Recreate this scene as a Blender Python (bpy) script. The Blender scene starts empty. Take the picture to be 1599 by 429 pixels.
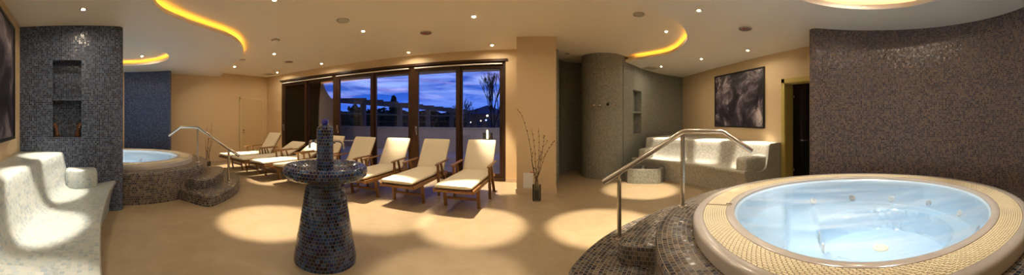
import bpy, bmesh, math, random
from mathutils import Vector, Matrix, geometry, noise
PI = math.pi
scene = bpy.context.scene
COL = scene.collection
random.seed(7)

# ------------------------------------------------------------------ materials
def new_mat(name):
    m = bpy.data.materials.new(name); m.use_nodes = True
    nt = m.node_tree; nt.nodes.clear()
    return m, nt
class NT:
    def __init__(s, nt): s.nt = nt
    def n(s, t, **kw):
        nd = s.nt.nodes.new(t)
        for k, v in kw.items(): setattr(nd, k, v)
        return nd
    def l(s, a, b): s.nt.links.new(a, b)
    def math(s, op, a, b=None, c=None):
        nd = s.n('ShaderNodeMath', operation=op)
        for i, v in enumerate((a, b, c)):
            if v is None: continue
            if isinstance(v, (int, float)): nd.inputs[i].default_value = v
            else: s.l(v, nd.inputs[i])
        return nd.outputs[0]
    def mix(s, f, a, b):
        nd = s.n('ShaderNodeMix', data_type='RGBA')
        for i, v in ((0, f), (6, a), (7, b)):
            if isinstance(v, (int, float)): nd.inputs[i].default_value = v
            elif isinstance(v, tuple): nd.inputs[i].default_value = (*v, 1)[:4]
            else: s.l(v, nd.inputs[i])
        return nd.outputs[2]
    def ramp(s, fac, stops, mode='LINEAR'):
        nd = s.n('ShaderNodeValToRGB'); cr = nd.color_ramp; cr.interpolation = mode
        while len(cr.elements) < len(stops): cr.elements.new(0.5)
        for e, (p, c) in zip(cr.elements, stops): e.position = p; e.color = (*c, 1)
        s.l(fac, nd.inputs[0]); return nd.outputs[0]
    def noise(s, vec, scale, detail=3, rough=.5, dist=0):
        nd = s.n('ShaderNodeTexNoise'); nd.inputs['Scale'].default_value = scale
        nd.inputs['Detail'].default_value = detail; nd.inputs['Roughness'].default_value = rough
        nd.inputs['Distortion'].default_value = dist
        if vec is not None: s.l(vec, nd.inputs['Vector'])
        return nd
    def bsdf(s, color=None, rough=.5, spec=.5, metal=0, coat=0, normal=None):
        b = s.n('ShaderNodeBsdfPrincipled')
        b.inputs['Metallic'].default_value = metal
        b.inputs['Specular IOR Level'].default_value = spec
        b.inputs['Coat Weight'].default_value = coat
        if isinstance(rough, (int, float)): b.inputs['Roughness'].default_value = rough
        else: s.l(rough, b.inputs['Roughness'])
        if isinstance(color, tuple): b.inputs['Base Color'].default_value = (*color, 1)
        elif color is not None: s.l(color, b.inputs['Base Color'])
        if normal is not None: s.l(normal, b.inputs['Normal'])
        return b
    def out(s, sh):
        o = s.n('ShaderNodeOutputMaterial'); s.l(sh, o.inputs[0])
    def bump(s, h, strength=.2, dist=.01):
        b = s.n('ShaderNodeBump'); b.inputs['Strength'].default_value = strength
        b.inputs['Distance'].default_value = dist; s.l(h, b.inputs['Height']); return b.outputs[0]

def mat_plain(name, color, rough=.5, metal=0, spec=.5, var=.06, scale=6, bump=0, coat=0):
    m, nt = new_mat(name); g = NT(nt)
    tc = g.n('ShaderNodeTexCoord')
    no = g.noise(tc.outputs['Object'], scale, 4)
    c = g.mix(no.outputs[0], tuple(x*(1-var) for x in color), tuple(min(1, x*(1+var)) for x in color))
    nrm = g.bump(no.outputs[0], bump, .005) if bump else None
    g.out(g.bsdf(c, rough, spec, metal, coat, nrm).outputs[0]); return m

def mat_emit(name, color, strength):
    m, nt = new_mat(name); g = NT(nt)
    e = g.n('ShaderNodeEmission'); e.inputs[0].default_value = (*color, 1); e.inputs[1].default_value = strength
    g.out(e.outputs[0]); return m

def mat_tile(name, palette, grout, size=.025, gap=.055, rough=.25, brick=False, jitter=.12, spec=.5, patch=.0, weave=False):
    """glass mosaic: a random palette colour per tile, recessed grout, each tile a little tilted"""
    m, nt = new_mat(name); g = NT(nt)
    uv = g.n('ShaderNodeUVMap').outputs[0]
    sp = g.n('ShaderNodeSeparateXYZ'); g.l(uv, sp.inputs[0])
    u = g.math('DIVIDE', sp.outputs[0], size); v = g.math('DIVIDE', sp.outputs[1], size)
    if brick:
        row = g.math('FLOOR', v); off = g.math('MULTIPLY', g.math('MODULO', g.math('ABSOLUTE', row), 2.0), .5)
        u = g.math('ADD', u, off)
    cx = g.n('ShaderNodeCombineXYZ'); g.l(g.math('FLOOR', u), cx.inputs[0]); g.l(g.math('FLOOR', v), cx.inputs[1])
    wn = g.n('ShaderNodeTexWhiteNoise', noise_dimensions='2D'); g.l(cx.outputs[0], wn.inputs['Vector'])
    n = len(palette)
    col = g.ramp(wn.outputs['Value'], [(i/n, c) for i, c in enumerate(palette)], 'CONSTANT')
    if patch:
        pn = g.noise(cx.outputs[0], .09, 2)
        col = g.mix(g.math('MULTIPLY', pn.outputs[0], patch), col, palette[0])
    fu = g.math('ABSOLUTE', g.math('SUBTRACT', g.math('FRACT', u), .5))
    fv = g.math('ABSOLUTE', g.math('SUBTRACT', g.math('FRACT', v), .5))
    mx = g.math('MAXIMUM', fu, fv)
    mask = g.math('GREATER_THAN', mx, .5-gap)
    c = g.mix(mask, col, grout)
    geo = g.n('ShaderNodeNewGeometry')
    wv = g.n('ShaderNodeVectorMath', operation='SUBTRACT'); g.l(wn.outputs['Color'], wv.inputs[0]); wv.inputs[1].default_value = (.5, .5, .5)
    ws = g.n('ShaderNodeVectorMath', operation='SCALE'); g.l(wv.outputs[0], ws.inputs[0]); ws.inputs['Scale'].default_value = jitter
    wa = g.n('ShaderNodeVectorMath', operation='ADD'); g.l(ws.outputs[0], wa.inputs[0]); g.l(geo.outputs['Normal'], wa.inputs[1])
    wm = g.n('ShaderNodeVectorMath', operation='NORMALIZE'); g.l(wa.outputs[0], wm.inputs[0])
    hgt = g.math('SUBTRACT', 1.0, g.math('SMOOTH_MIN', 1.0, g.math('MULTIPLY', g.math('MAXIMUM', g.math('SUBTRACT', mx, .5-gap-.04), 0.0), 12.0), .1))
    bp = g.n('ShaderNodeBump'); bp.inputs['Strength'].default_value = .5; bp.inputs['Distance'].default_value = .002
    g.l(hgt, bp.inputs['Height']); g.l(wm.outputs[0], bp.inputs['Normal'])
    r = g.math('ADD', g.math('MULTIPLY', mask, .6), rough)
    g.out(g.bsdf(c, r, spec, 0, 0, bp.outputs[0]).outputs[0]); return m

def mat_wood(name, c1, c2, rough=.4):
    m, nt = new_mat(name); g = NT(nt)
    tc = g.n('ShaderNodeTexCoord'); mp = g.n('ShaderNodeMapping'); mp.inputs['Scale'].default_value = (14, 14, 3)
    g.l(tc.outputs['Object'], mp.inputs[0])
    no = g.noise(mp.outputs[0], 3, 5, .6, 1.2)
    g.out(g.bsdf(g.ramp(no.outputs[0], [(.3, c1), (.7, c2)]), rough, .4).outputs[0]); return m

M = {}
M['wall'] = mat_plain('beige_wall_paint', (.62, .47, .28), .6, var=.02, scale=1.5)
M['ceil'] = mat_plain('ceiling_paint', (.80, .72, .59), .55, var=.015, scale=1.0)
M['soffit'] = mat_plain('soffit_paint', (.78, .72, .63), .5, var=.015, scale=1.0)
M['blue_tile'] = mat_tile('dark_blue_grey_mosaic', [(0.045,0.078,0.156),(0.024,0.042,0.097),(0.075,0.12,0.208),(0.033,0.057,0.133),(0.017,0.026,0.059),(0.099,0.146,0.23),(0.042,0.047,0.089),(0.062,0.105,0.208)], (.20,.19,.17), rough=.22)
M['deep_blue_tile'] = mat_tile('deep_blue_mosaic', [(0.032,0.065,0.172),(0.023,0.043,0.129),(0.055,0.097,0.229),(0.037,0.076,0.2),(0.074,0.119,0.243)], (.10,.12,.16), rough=.22, brick=True)
M['brown_tile'] = mat_tile('brown_grey_mosaic', [(0.116,0.091,0.091),(0.08,0.067,0.077),(0.153,0.112,0.101),(0.061,0.063,0.091),(0.188,0.132,0.101),(0.099,0.086,0.101),(0.048,0.045,0.061),(0.135,0.112,0.127)], (.22,.16,.12), rough=.22)
M['deck_tile'] = mat_tile('brown_deck_mosaic', [(0.08,0.068,0.056),(0.048,0.05,0.056),(0.136,0.108,0.082),(0.028,0.032,0.046),(0.168,0.144,0.112),(0.064,0.068,0.082),(0.096,0.099,0.102)], (.34,.27,.19), size=.034, gap=.045, rough=.2, brick=True)
M['sage_tile'] = mat_tile('sage_grey_mosaic', [(0.367,0.421,0.411),(0.309,0.368,0.382),(0.409,0.456,0.44),(0.342,0.412,0.44),(0.433,0.465,0.45),(0.276,0.341,0.392),(0.384,0.429,0.421)], (.55,.50,.40), size=.034, gap=.045, rough=.3, brick=True, jitter=.06)
M['grey_tile'] = mat_tile('grey_green_mosaic', [(0.208,0.217,0.188),(0.173,0.185,0.168),(0.244,0.248,0.21),(0.194,0.217,0.201),(0.273,0.271,0.226),(0.151,0.17,0.16)], (.33,.30,.23), rough=.3, jitter=.1)
M['light_grey_tile'] = mat_tile('pale_grey_mosaic', [(0.452,0.443,0.382),(0.38,0.377,0.339),(0.506,0.491,0.426),(0.416,0.419,0.382),(0.536,0.515,0.45),(0.35,0.353,0.327)], (.5,.47,.37), rough=.3, jitter=.1, brick=True)
M['fountain_tile'] = mat_tile('glossy_deep_blue_teal_mosaic', [(0.004,0.01,0.048),(0.011,0.051,0.179),(0.006,0.017,0.106),(0.026,0.09,0.237),(0.004,0.007,0.024),(0.007,0.028,0.106),(0.033,0.068,0.19),(0.011,0.019,0.059),(0.007,0.045,0.119)], (.26,.21,.12), size=.0285, gap=.04, rough=.08, brick=True, jitter=.10, spec=.5)
M['dark_tile'] = mat_tile('dark_shower_mosaic', [(.12,.11,.09),(.09,.085,.07),(.15,.13,.10)], (.08,.07,.06), rough=.3)
M['chrome'] = mat_plain('brushed_steel', (.62, .57, .50), .22, 1, var=.03)
M['bright_chrome'] = mat_plain('polished_chrome', (.75, .75, .76), .08, 1, var=.01)
M['wood'] = mat_wood('teak_wood', (.17, .075, .022), (.33, .165, .055))
M['window_wood'] = mat_wood('dark_window_wood', (.028, .012, .005), (.055, .024, .010), .3)
M['cushion'] = mat_plain('cream_cushion_fabric', (.74, .66, .50), .85, spec=.2, var=.03, scale=30, bump=.15)
M['stone_rim'] = mat_plain('polished_beige_stone', (.50, .455, .40), .16, var=.09, scale=5)
M['grate'] = mat_plain('cream_plastic_grating', (.86, .76, .52), .4, var=.03)
M['grate_under'] = mat_plain('grating_channel', (.20, .135, .06), .7)
M['white'] = mat_plain('white_plastic', (.78, .76, .72), .35, var=.01)
M['white_panel'] = mat_plain('pale_panel_paint', (.62, .48, .33), .5, var=.01)
M['grey_plastic'] = mat_plain('grey_ceiling_plastic', (.42, .37, .28), .5)
M['dark'] = mat_plain('black_metal', (.012, .010, .009), .35)
M['brown_metal'] = mat_plain('brown_carved_wood', (.13, .05, .02), .3)
M['red'] = mat_plain('red_plastic', (.55, .04, .03), .4)
M['sensor'] = mat_plain('maroon_sensor_plastic', (.20, .09, .07), .4)
M['door'] = mat_plain('beige_door_paint', (.60, .45, .25), .45, var=.01)
M['door_frame'] = mat_plain('cream_door_frame_paint', (.66, .52, .30), .4, var=.01)
M['olive'] = mat_plain('olive_door_lining_paint', (.50, .40, .12), .35, var=.02)
M['bark'] = mat_plain('branch_bark', (.10, .06, .03), .7)
M['bud'] = mat_plain('willow_bud', (.20, .14, .08), .8)
M['pebble'] = mat_plain('glass_pebbles', (.14, .13, .09), .15, var=.4, scale=40, bump=.8)
M['basin'] = mat_plain('pale_blue_acrylic', (.54, .70, .85), .15, var=.02)
M['concrete'] = mat_plain('terrace_concrete', (.46, .42, .38), .7, var=.08)
M['ext_wall'] = mat_plain('dark_render', (.22, .14, .075), .8)
M['roof'] = mat_plain('slate_roof', (.05, .06, .09), .6)
M['ext_wood'] = mat_plain('weathered_pergola_wood', (.10, .075, .055), .7)
M['leaf'] = mat_plain('dark_foliage', (.012, .02, .012), .9, var=.5, scale=3)
M['trunk'] = mat_plain('dark_bark', (.03, .022, .018), .9)
M['ball'] = mat_plain('cobalt_glazed_ball', (.015, .02, .30), .05, spec=.9, coat=1)

def floor_mat():
    m, nt = new_mat('beige_stone_floor'); g = NT(nt)
    tc = g.n('ShaderNodeTexCoord')
    br = g.n('ShaderNodeTexBrick'); br.offset = 0; br.inputs['Scale'].default_value = 1
    br.inputs['Brick Width'].default_value = .9; br.inputs['Row Height'].default_value = .9
    br.inputs['Mortar Size'].default_value = .0025; br.inputs['Mortar Smooth'].default_value = .1
    br.inputs['Color1'].default_value = (.36, .28, .17, 1); br.inputs['Color2'].default_value = (.34, .268, .165, 1)
    br.inputs['Mortar'].default_value = (.33, .25, .15, 1)
    g.l(tc.outputs['Object'], br.inputs[0])
    n1 = g.noise(tc.outputs['Object'], 3.5, 6, .62, .8)
    c = g.mix(.30, br.outputs[0], g.ramp(n1.outputs[0], [(.3, (.30, .225, .13)), (.7, (.50, .40, .27))]))
    n2 = g.noise(tc.outputs['Object'], 9, 5, .6)
    r = g.math('ADD', g.math('MULTIPLY', n2.outputs[0], .25), .27)
    g.out(g.bsdf(c, r, .4, normal=g.bump(n2.outputs[0], .05, .004)).outputs[0]); return m
M['floor'] = floor_mat()

def water_mat():
    m, nt = new_mat('swirling_pool_water'); g = NT(nt)
    tc = g.n('ShaderNodeTexCoord')
    mp = g.n('ShaderNodeMapping'); mp.inputs['Scale'].default_value = (.8, 5.0, 1); mp.inputs['Rotation'].default_value = (0, 0, -1.2)
    g.l(tc.outputs['Object'], mp.inputs[0])
    st = g.noise(mp.outputs[0], 1.6, 5, .55, .7)
    big = g.noise(tc.outputs['Object'], 1.8, 3, .5, .6)
    f = g.math('MULTIPLY', g.ramp(st.outputs[0], [(.35, (0,0,0)), (.72, (1,1,1))]), g.ramp(big.outputs[0], [(.3, (.35,)*3), (.65, (1,1,1))]))
    f = g.math('ADD', g.math('MULTIPLY', f, .30), .03)
    tr = g.n('ShaderNodeBsdfTransparent'); tr.inputs[0].default_value = (.84, .94, 1, 1)
    df = g.n('ShaderNodeBsdfDiffuse'); df.inputs[0].default_value = (.86, .92, .95, 1)
    m1 = g.n('ShaderNodeMixShader'); g.l(f, m1.inputs[0]); g.l(tr.outputs[0], m1.inputs[1]); g.l(df.outputs[0], m1.inputs[2])
    gl = g.n('ShaderNodeBsdfGlossy'); gl.inputs['Roughness'].default_value = .12
    rp = g.noise(mp.outputs[0], 4, 3); g.l(g.bump(rp.outputs[0], .12, .02), gl.inputs['Normal'])
    fr = g.n('ShaderNodeFresnel'); fr.inputs[0].default_value = 1.33
    m2 = g.n('ShaderNodeMixShader'); g.l(fr.outputs[0], m2.inputs[0]); g.l(m1.outputs[0], m2.inputs[1]); g.l(gl.outputs[0], m2.inputs[2])
    g.out(m2.outputs[0]); return m
M['water'] = water_mat()

def glass_mat(name, tint, ior=1.45, rough=0.0):
    m, nt = new_mat(name); g = NT(nt)
    tr = g.n('ShaderNodeBsdfTransparent'); tr.inputs[0].default_value = (*tint, 1)
    gl = g.n('ShaderNodeBsdfGlossy'); gl.inputs['Roughness'].default_value = rough
    fr = g.n('ShaderNodeFresnel'); fr.inputs[0].default_value = ior
    mx = g.n('ShaderNodeMixShader'); g.l(fr.outputs[0], mx.inputs[0]); g.l(tr.outputs[0], mx.inputs[1]); g.l(gl.outputs[0], mx.inputs[2])
    g.out(mx.outputs[0]); return m
M['glass'] = glass_mat('window_glass', (.93, .95, .97), 1.45)
M['vase_glass'] = glass_mat('vase_glass', (.80, .84, .80), 1.45, .02)
M['smoked_glass'] = glass_mat('smoked_door_glass', (.30, .26, .20), 1.45)

def painting_mat(name, ofs):
    m, nt = new_mat(name); g = NT(nt)
    tc = g.n('ShaderNodeTexCoord'); mp = g.n('ShaderNodeMapping'); mp.inputs['Location'].default_value = ofs
    g.l(tc.outputs['Object'], mp.inputs[0])
    a = g.noise(mp.outputs[0], 2.0, 9, .68, .9); b = g.noise(mp.outputs[0], 1.3, 3, .5, .3)
    f = g.math('MULTIPLY', a.outputs[0], g.math('ADD', b.outputs[0], .55))
    c = g.ramp(f, [(.38, (.008, .006, .009)), (.50, (.04, .032, .045)), (.58, (.15, .125, .15)), (.70, (.55, .48, .50))])
    g.out(g.bsdf(c, .3, .4).outputs[0]); return m
M['led'] = mat_emit('amber_led', (1, .44, .035), 4.6)
M['led_peach'] = mat_emit('peach_led', (1, .55, .30), 5)
M['bulb'] = mat_emit('halogen_bulb', (1, .83, .61), 720)
M['bulb_off'] = mat_plain('unlit_bulb', (.05, .045, .04), .3)
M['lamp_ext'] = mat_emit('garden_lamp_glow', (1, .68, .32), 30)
M['lamp_blue'] = mat_emit('blue_lamp_glow', (.08, .12, 1), 6)

# ------------------------------------------------------------------ mesh helper
class MB:
    def __init__(s): s.bm = bmesh.new(); s.uv = s.bm.loops.layers.uv.new('UVMap')
    def face(s, vs, uvs=None):
        try: f = s.bm.faces.new(vs)
        except ValueError: return None
        if uvs:
            for l, w in zip(f.loops, uvs): l[s.uv].uv = w
        return f
    def grid(s, P, U=None, cu=False, cv=False):
        """P[i][j] points, U[i][j] uvs with i running round; cu/cv close"""
        ni, nj = len(P), len(P[0])
        V = [[s.bm.verts.new(p) for p in r] for r in P]
        for i in range(ni if cu else ni-1):
            for j in range(nj if cv else nj-1):
                i2, j2 = (i+1) % ni, (j+1) % nj
                uv = None
                if U: uv = [U[i][j], U[i+1][j], U[i+1][j+1], U[i][j+1]]
                s.face([V[i][j], V[i2][j], V[i2][j2], V[i][j2]], uv)
        return V
    def box(s, c, d, rot=None, bev=0.0):
        x, y, z = d[0]/2, d[1]/2, d[2]/2
        start = len(s.bm.verts)
        r = rot or Matrix.Identity(3)
        def q(pts, uvs):
            s.face([s.bm.verts.new(Vector(c)+r@Vector(p)) for p in pts], uvs)
        tmp = bmesh.new(); bmesh.ops.create_cube(tmp, size=1)
        for v in tmp.verts: v.co = Vector((v.co.x*d[0], v.co.y*d[1], v.co.z*d[2]))
        if bev: bmesh.ops.bevel(tmp, geom=list(tmp.edges), offset=bev, segments=2, affect='EDGES', profile=.5)
        tmp.normal_update()
        mp = {v: s.bm.verts.new(Vector(c)+r@v.co) for v in tmp.verts}
        for f in tmp.faces:
            n = f.normal; uvs = []
            for v in f.verts:
                p = v.co
                if abs(n.z) > .6: uvs.append((p.x+c[0], p.y+c[1]))
                elif abs(n.x) > abs(n.y): uvs.append((p.y+c[1], p.z+c[2]))
                else: uvs.append((p.x+c[0], p.z+c[2]))
            s.face([mp[v] for v in f.verts], uvs)
        tmp.free(); return s
    def bar(s, a, b, w, h, bev=0.0, up=(0, 0, 1)):
        a, b = Vector(a), Vector(b); d = b-a; L = d.length; d.normalize()
        x = d.cross(Vector(up))
        if x.length < 1e-4: x = d.cross(Vector((0, 1, 0)))
        x.normalize(); z = x.cross(d)
        r = Matrix((x, d, z)).transposed()
        return s.box((a+b)/2, (w, L, h), r, bev)
    def lathe(s, prof, n=64, c=(0, 0, 0), a0=0, a1=2*PI, uref=None):
        """prof list of (r,z)"""
        full = abs(a1-a0-2*PI) < 1e-6
        m = n if full else n+1
        vl = [0]
        for (r0, z0), (r1, z1) in zip(prof, prof[1:]): vl.append(vl[-1]+math.hypot(r1-r0, z1-z0))
        rr = uref or max(p[0] for p in prof)
        P = []; U = []
        for i in range(m+(1 if full else 0)):
            t = a0+(a1-a0)*i/n
            if i < m: P.append([(c[0]+r*math.cos(t), c[1]+r*math.sin(t), c[2]+z) for r, z in prof])
            U.append([((t-a0)*rr, v) for v in vl])
        s.grid(P, U, cu=full); return s
    def tube(s, pts, r, n=10, cap=True):
        pts = [Vector(p) for p in pts]; rs = r if isinstance(r, (list, tuple)) else [r]*len(pts)
        P = []; ref = None
        for i, p in enumerate(pts):
            d = (pts[min(i+1, len(pts)-1)]-pts[max(i-1, 0)]).normalized()
            if ref is None:
                ref = d.cross(Vector((0, 0, 1)))
                if ref.length < 1e-3: ref = d.cross(Vector((1, 0, 0)))
            ref = (ref-d*ref.dot(d)).normalized(); b = d.cross(ref)
            P.append([p+(ref*math.cos(2*PI*k/n)+b*math.sin(2*PI*k/n))*rs[i] for k in range(n)])
        V = s.grid(P, None, cv=True)
        if cap:
            s.face(V[0]); s.face(list(reversed(V[-1])))
        return s
    def sphere(s, c, r, n=12, sz=1):
        prof = [(max(1e-4, r*math.sin(PI*i/n)), -r*sz*math.cos(PI*i/n)) for i in range(n+1)]
        return s.lathe(prof, n*2, c)
    def disc(s, c, r, n=32, up=1):
        vs = [s.bm.verts.new((c[0]+r*math.cos(2*PI*k/n), c[1]+r*math.sin(2*PI*k/n), c[2])) for k in range(n)]
        if up < 0: vs.reverse()
        s.face(vs, [(v.co.x, v.co.y) for v in vs]); return s
    def prism(s, poly, z0, z1, bev=0.0, segs=4, polar=None, bottom=True):
        """ccw polygon walled from z0 to z1 with rounded top edge"""
        n = len(poly)
        nr = []
        for i in range(n):
            a, b, c = Vector(poly[i-1]), Vector(poly[i]), Vector(poly[(i+1) % n])
            e1 = (b-a).normalized(); e2 = (c-b).normalized()
            n1 = Vector((e1.y, -e1.x)); n2 = Vector((e2.y, -e2.x)); m = (n1+n2)
            m = m.normalized() if m.length > 1e-6 else n1
            nr.append(m/max(.35, m.dot(n1)))
        per = [0]
        for i in range(n): per.append(per[-1]+(Vector(poly[(i+1) % n])-Vector(poly[i])).length)
        rings = [(0, z0)]
        if bev:
            for k in range(segs+1):
                t = PI/2*k/segs; rings.append((bev*(1-math.cos(t)), z1-bev+bev*math.sin(t)))
        else: rings.append((0, z1))
        V = [[s.bm.verts.new((poly[i][0]-nr[i].x*o, poly[i][1]-nr[i].y*o, z)) for (o, z) in rings] for i in range(n)]
        vl = [0]
        for (o0, q0), (o1, q1) in zip(rings, rings[1:]): vl.append(vl[-1]+math.hypot(o1-o0, q1-q0))
        for i in range(n):
            j = (i+1) % n
            for k in range(len(rings)-1):
                s.face([V[i][k], V[j][k], V[j][k+1], V[i][k+1]],
                       [(per[i], vl[k]+z0), (per[i+1], vl[k]+z0), (per[i+1], vl[k+1]+z0), (per[i], vl[k+1]+z0)])
        top = [V[i][-1] for i in range(n)]
        tris = geometry.tessellate_polygon([[v.co for v in top]])
        for t in tris:
            vs = [top[k] for k in t]
            e = (vs[1].co-vs[0].co).cross(vs[2].co-vs[0].co)
            if e.z < 0: vs.reverse()
            if polar:
                uvs = []
                for v in vs:
                    dx, dy = v.co.x-polar[0], v.co.y-polar[1]; uvs.append((math.atan2(dy, dx)*polar[2], math.hypot(dx, dy)))
            else: uvs = [(v.co.x, v.co.y) for v in vs]
            s.face(vs, uvs)
        if bottom: s.face([V[i][0] for i in reversed(range(n))])
        return s

def obj(name, mb, mat, parent=None, smooth=None, off=None):
    me = bpy.data.meshes.new(name)
    bm = mb.bm
    if off: bmesh.ops.translate(bm, verts=list(bm.verts), vec=Vector(off)*-1)
    bmesh.ops.recalc_face_normals(bm, faces=list(bm.faces)) if getattr(mb, 'recalc', True) else None
    bm.to_mesh(me); bm.free()
    if smooth is not None:
        me.shade_smooth(); me.set_sharp_from_angle(angle=math.radians(smooth))
    me.materials.append(mat)
    o = bpy.data.objects.new(name, me); COL.objects.link(o)
    if parent: o.parent = parent
    return o
def tag(o, label, cat, group=None):
    o['label'] = label; o['category'] = cat
    if group: o['group'] = group
    return o
def thing(name, label, cat, loc=(0, 0, 0), rz=0, group=None):
    o = bpy.data.objects.new(name, None); COL.objects.link(o)
    o.empty_display_size = .1; o.location = loc; o.rotation_euler = (0, 0, rz)
    return tag(o, label, cat, group)
def struct(name, mb, mat, parent=None, smooth=None):
    o = obj(name, mb, mat, parent, smooth)
    if not parent: o['kind'] = 'structure'
    return o
def dup(root, loc=None, rz=None, label=None):
    r = root.copy(); COL.objects.link(r)
    if loc is not None: r.location = loc
    if rz is not None: r.rotation_euler = (0, 0, rz)
    if label: r['label'] = label
    for ch in list(root.children):
        c = ch.copy(); COL.objects.link(c); c.parent = r
        for g_ in list(ch.children):
            d = g_.copy(); COL.objects.link(d); d.parent = c
    return r
def smooth_path(pts, per=8, closed=False):
    """Catmull-Rom through 2D/3D points"""
    P = [Vector(p) for p in pts]; out = []
    n = len(P)
    for i in range(n if closed else n-1):
        p1, p2 = P[i], P[(i+1) % n]
        p0 = P[i-1] if (i > 0 or closed) else p1*2-p2
        p3 = P[(i+2) % n] if (i+2 < n or closed) else p2*2-p1
        for k in range(per):
            t = k/per
            out.append(.5*((2*p1)+(p2-p0)*t+(2*p0-5*p1+4*p2-p3)*t*t+(3*p1-p0-3*p2+p3)*t**3))
    if not closed: out.append(P[-1])
    return out
def offset_path(pts, d):
    """2D path shifted to the left of travel by d"""
    out = []
    for i in range(len(pts)):
        a = Vector(pts[max(i-1, 0)][:2]); b = Vector(pts[min(i+1, len(pts)-1)][:2])
        t = (b-a).normalized(); out.append(Vector((pts[i][0]-t.y*d, pts[i][1]+t.x*d)))
    return out
def wall_path(pts, thick, z0, z1):
    """slab following a path; thickness lies to the left of travel"""
    b = MB(); o = offset_path(pts, thick)
    poly = [tuple(p[:2]) for p in pts]+[tuple(p) for p in reversed(o)]
    area = sum(poly[i-1][0]*poly[i][1]-poly[i][0]*poly[i-1][1] for i in range(len(poly)))
    if area < 0: poly.reverse()
    b.prism(poly, z0, z1); return b

# ------------------------------------------------------------------ camera (the photograph is a level cylindrical panorama)
F, X0, HY, H = 466.0, 852.0, 186.0, 1.28
def P(px, py, z):
    D = (H-z)*F/(py-HY); t = (px-X0)/F
    return (D*math.sin(t), D*math.cos(t))
CZ, SZ = 2.70, 2.58
cam = bpy.data.cameras.new('camera'); co = bpy.data.objects.new('camera', cam); COL.objects.link(co)
cam.type = 'PANO'; cam.panorama_type = 'CENTRAL_CYLINDRICAL'
cam.central_cylindrical_range_u_min = -799.5/F; cam.central_cylindrical_range_u_max = 799.5/F
cam.central_cylindrical_range_v_min = -(429-HY)/F; cam.central_cylindrical_range_v_max = HY/F
cam.central_cylindrical_radius = 1
cam.clip_start = .05; cam.clip_end = 300
co.location = (0, 0, H); co.rotation_euler = (PI/2, 0, (X0-799.5)/F)
scene.camera = co

# ------------------------------------------------------------------ the room
RY = -.80; LX = -8.15; RX = 4.11; WY = 6.03
b = MB(); b.box(((LX+5.6)/2-.3, 4.2, -.05), (5.6-LX+.4, 10.4, .1)); struct('floor', b, M['floor'])
b = MB(); b.box((-1.9, 3.8, CZ+.05), (13.2, 9.8, .1)); struct('ceiling', b, M['ceil'])
b = MB(); b.box((-1.9, RY-.1, CZ/2), (13.2, .2, CZ)); struct('wall_back', b, M['wall'])
# left wall with a door
b = MB(); b.box((LX-.1, (RY+WY+.25)/2, CZ/2), (.2, WY+.25-RY, CZ)); struct('wall_left', b, M['wall'])
dr = struct('door_1', MB().box((LX+.012, 5.40, .97), (.024, .80, 1.93), bev=.004), M['door'])
b = MB(); b.box((LX+.018, 4.965, .985), (.036, .06, 1.97)); b.box((LX+.018, 5.835, .985), (.036, .06, 1.97)); b.box((LX+.018, 5.4, 1.96), (.036, .93, .06))
obj('door_frame', b, M['door_frame'], dr)
b = MB(); b.tube([(LX+.03, 5.08, .93), (LX+.075, 5.08, .93), (LX+.08, 5.2, .93)], .01, 8); b.box((LX+.03, 5.08, .93), (.012, .05, .05), bev=.003); b.box((LX+.03, 5.08, .85), (.012, .045, .045), bev=.003)
obj('door_handle', b, M['bright_chrome'], dr, 40)
# window wall around its opening
WX0, WX1, WH = -7.39, -.813, 2.478
b = MB(); T = .25
b.box(((LX+WX0)/2, WY+T/2, CZ/2), (WX0-LX, T, CZ)); b.box(((WX1+.15)/2, WY+T/2, CZ/2), (.15-WX1, T, CZ))
b.box(((WX0+WX1)/2, WY+T/2, (WH+CZ)/2), (WX1-WX0, T, CZ-WH)); struct('wall_front', b, M['wall'])
b = MB(); b.box((-.16, (5.12+WY)/2+.05, CZ/2), (.68, WY-5.12+.1, CZ)); struct('wall_pillar', b, M['wall'])
b = MB(); b.box((-.16, 5.113, .04), (.70, .014, .08)); b.box((.187, 5.6, .04), (.014, .98, .08)); b.box((-.507, 5.55, .04), (.014, .88, .08)); struct('baseboard_pillar', b, M['white_panel'])
b = MB(); b.box((-.66, WY-.007, .04), (.30, .014, .08)); b.box((-7.77, WY-.007, .04), (.75, .014, .08)); struct('baseboard_front', b, M['white_panel'])
b = MB(); b.box((LX+.007, 2.5, .04), (.014, 4.85, .08)); b.box((LX+.007, 5.95, .04), (.014, .16, .08)); struct('baseboard_left', b, M['white_panel'])
# tiled recess beyond the pillar, column, curved tiled wall
rp = smooth_path([(.18, 6.06), (.26, 6.10), (.285, 6.4), (.31, 6.9), (.36, 7.22), (.60, 7.42), (1.0, 7.50), (1.5, 7.42), (1.95, 7.2), (2.25, 7.35)], 6)
struct('wall_recess', wall_path(rp, .12, 0, CZ), M['grey_tile'], smooth=40)
b = MB(); b.lathe([(.49, 0), (.49, CZ)], 72, (1.31, 6.74, 0)); struct('wall_column', b, M['grey_tile'], smooth=40)
cp = smooth_path([(1.72, 6.45), (1.86, 6.62), (2.10, 6.9), (2.38, 7.24), (2.7, 7.55), (3.06, 7.85), (3.45, 8.07), (3.8, 8.22), (4.14, 8.31)], 6)
wcur = struct('wall_curved', wall_path(cp, .28, 0, CZ), M['grey_tile'], smooth=40)
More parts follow.
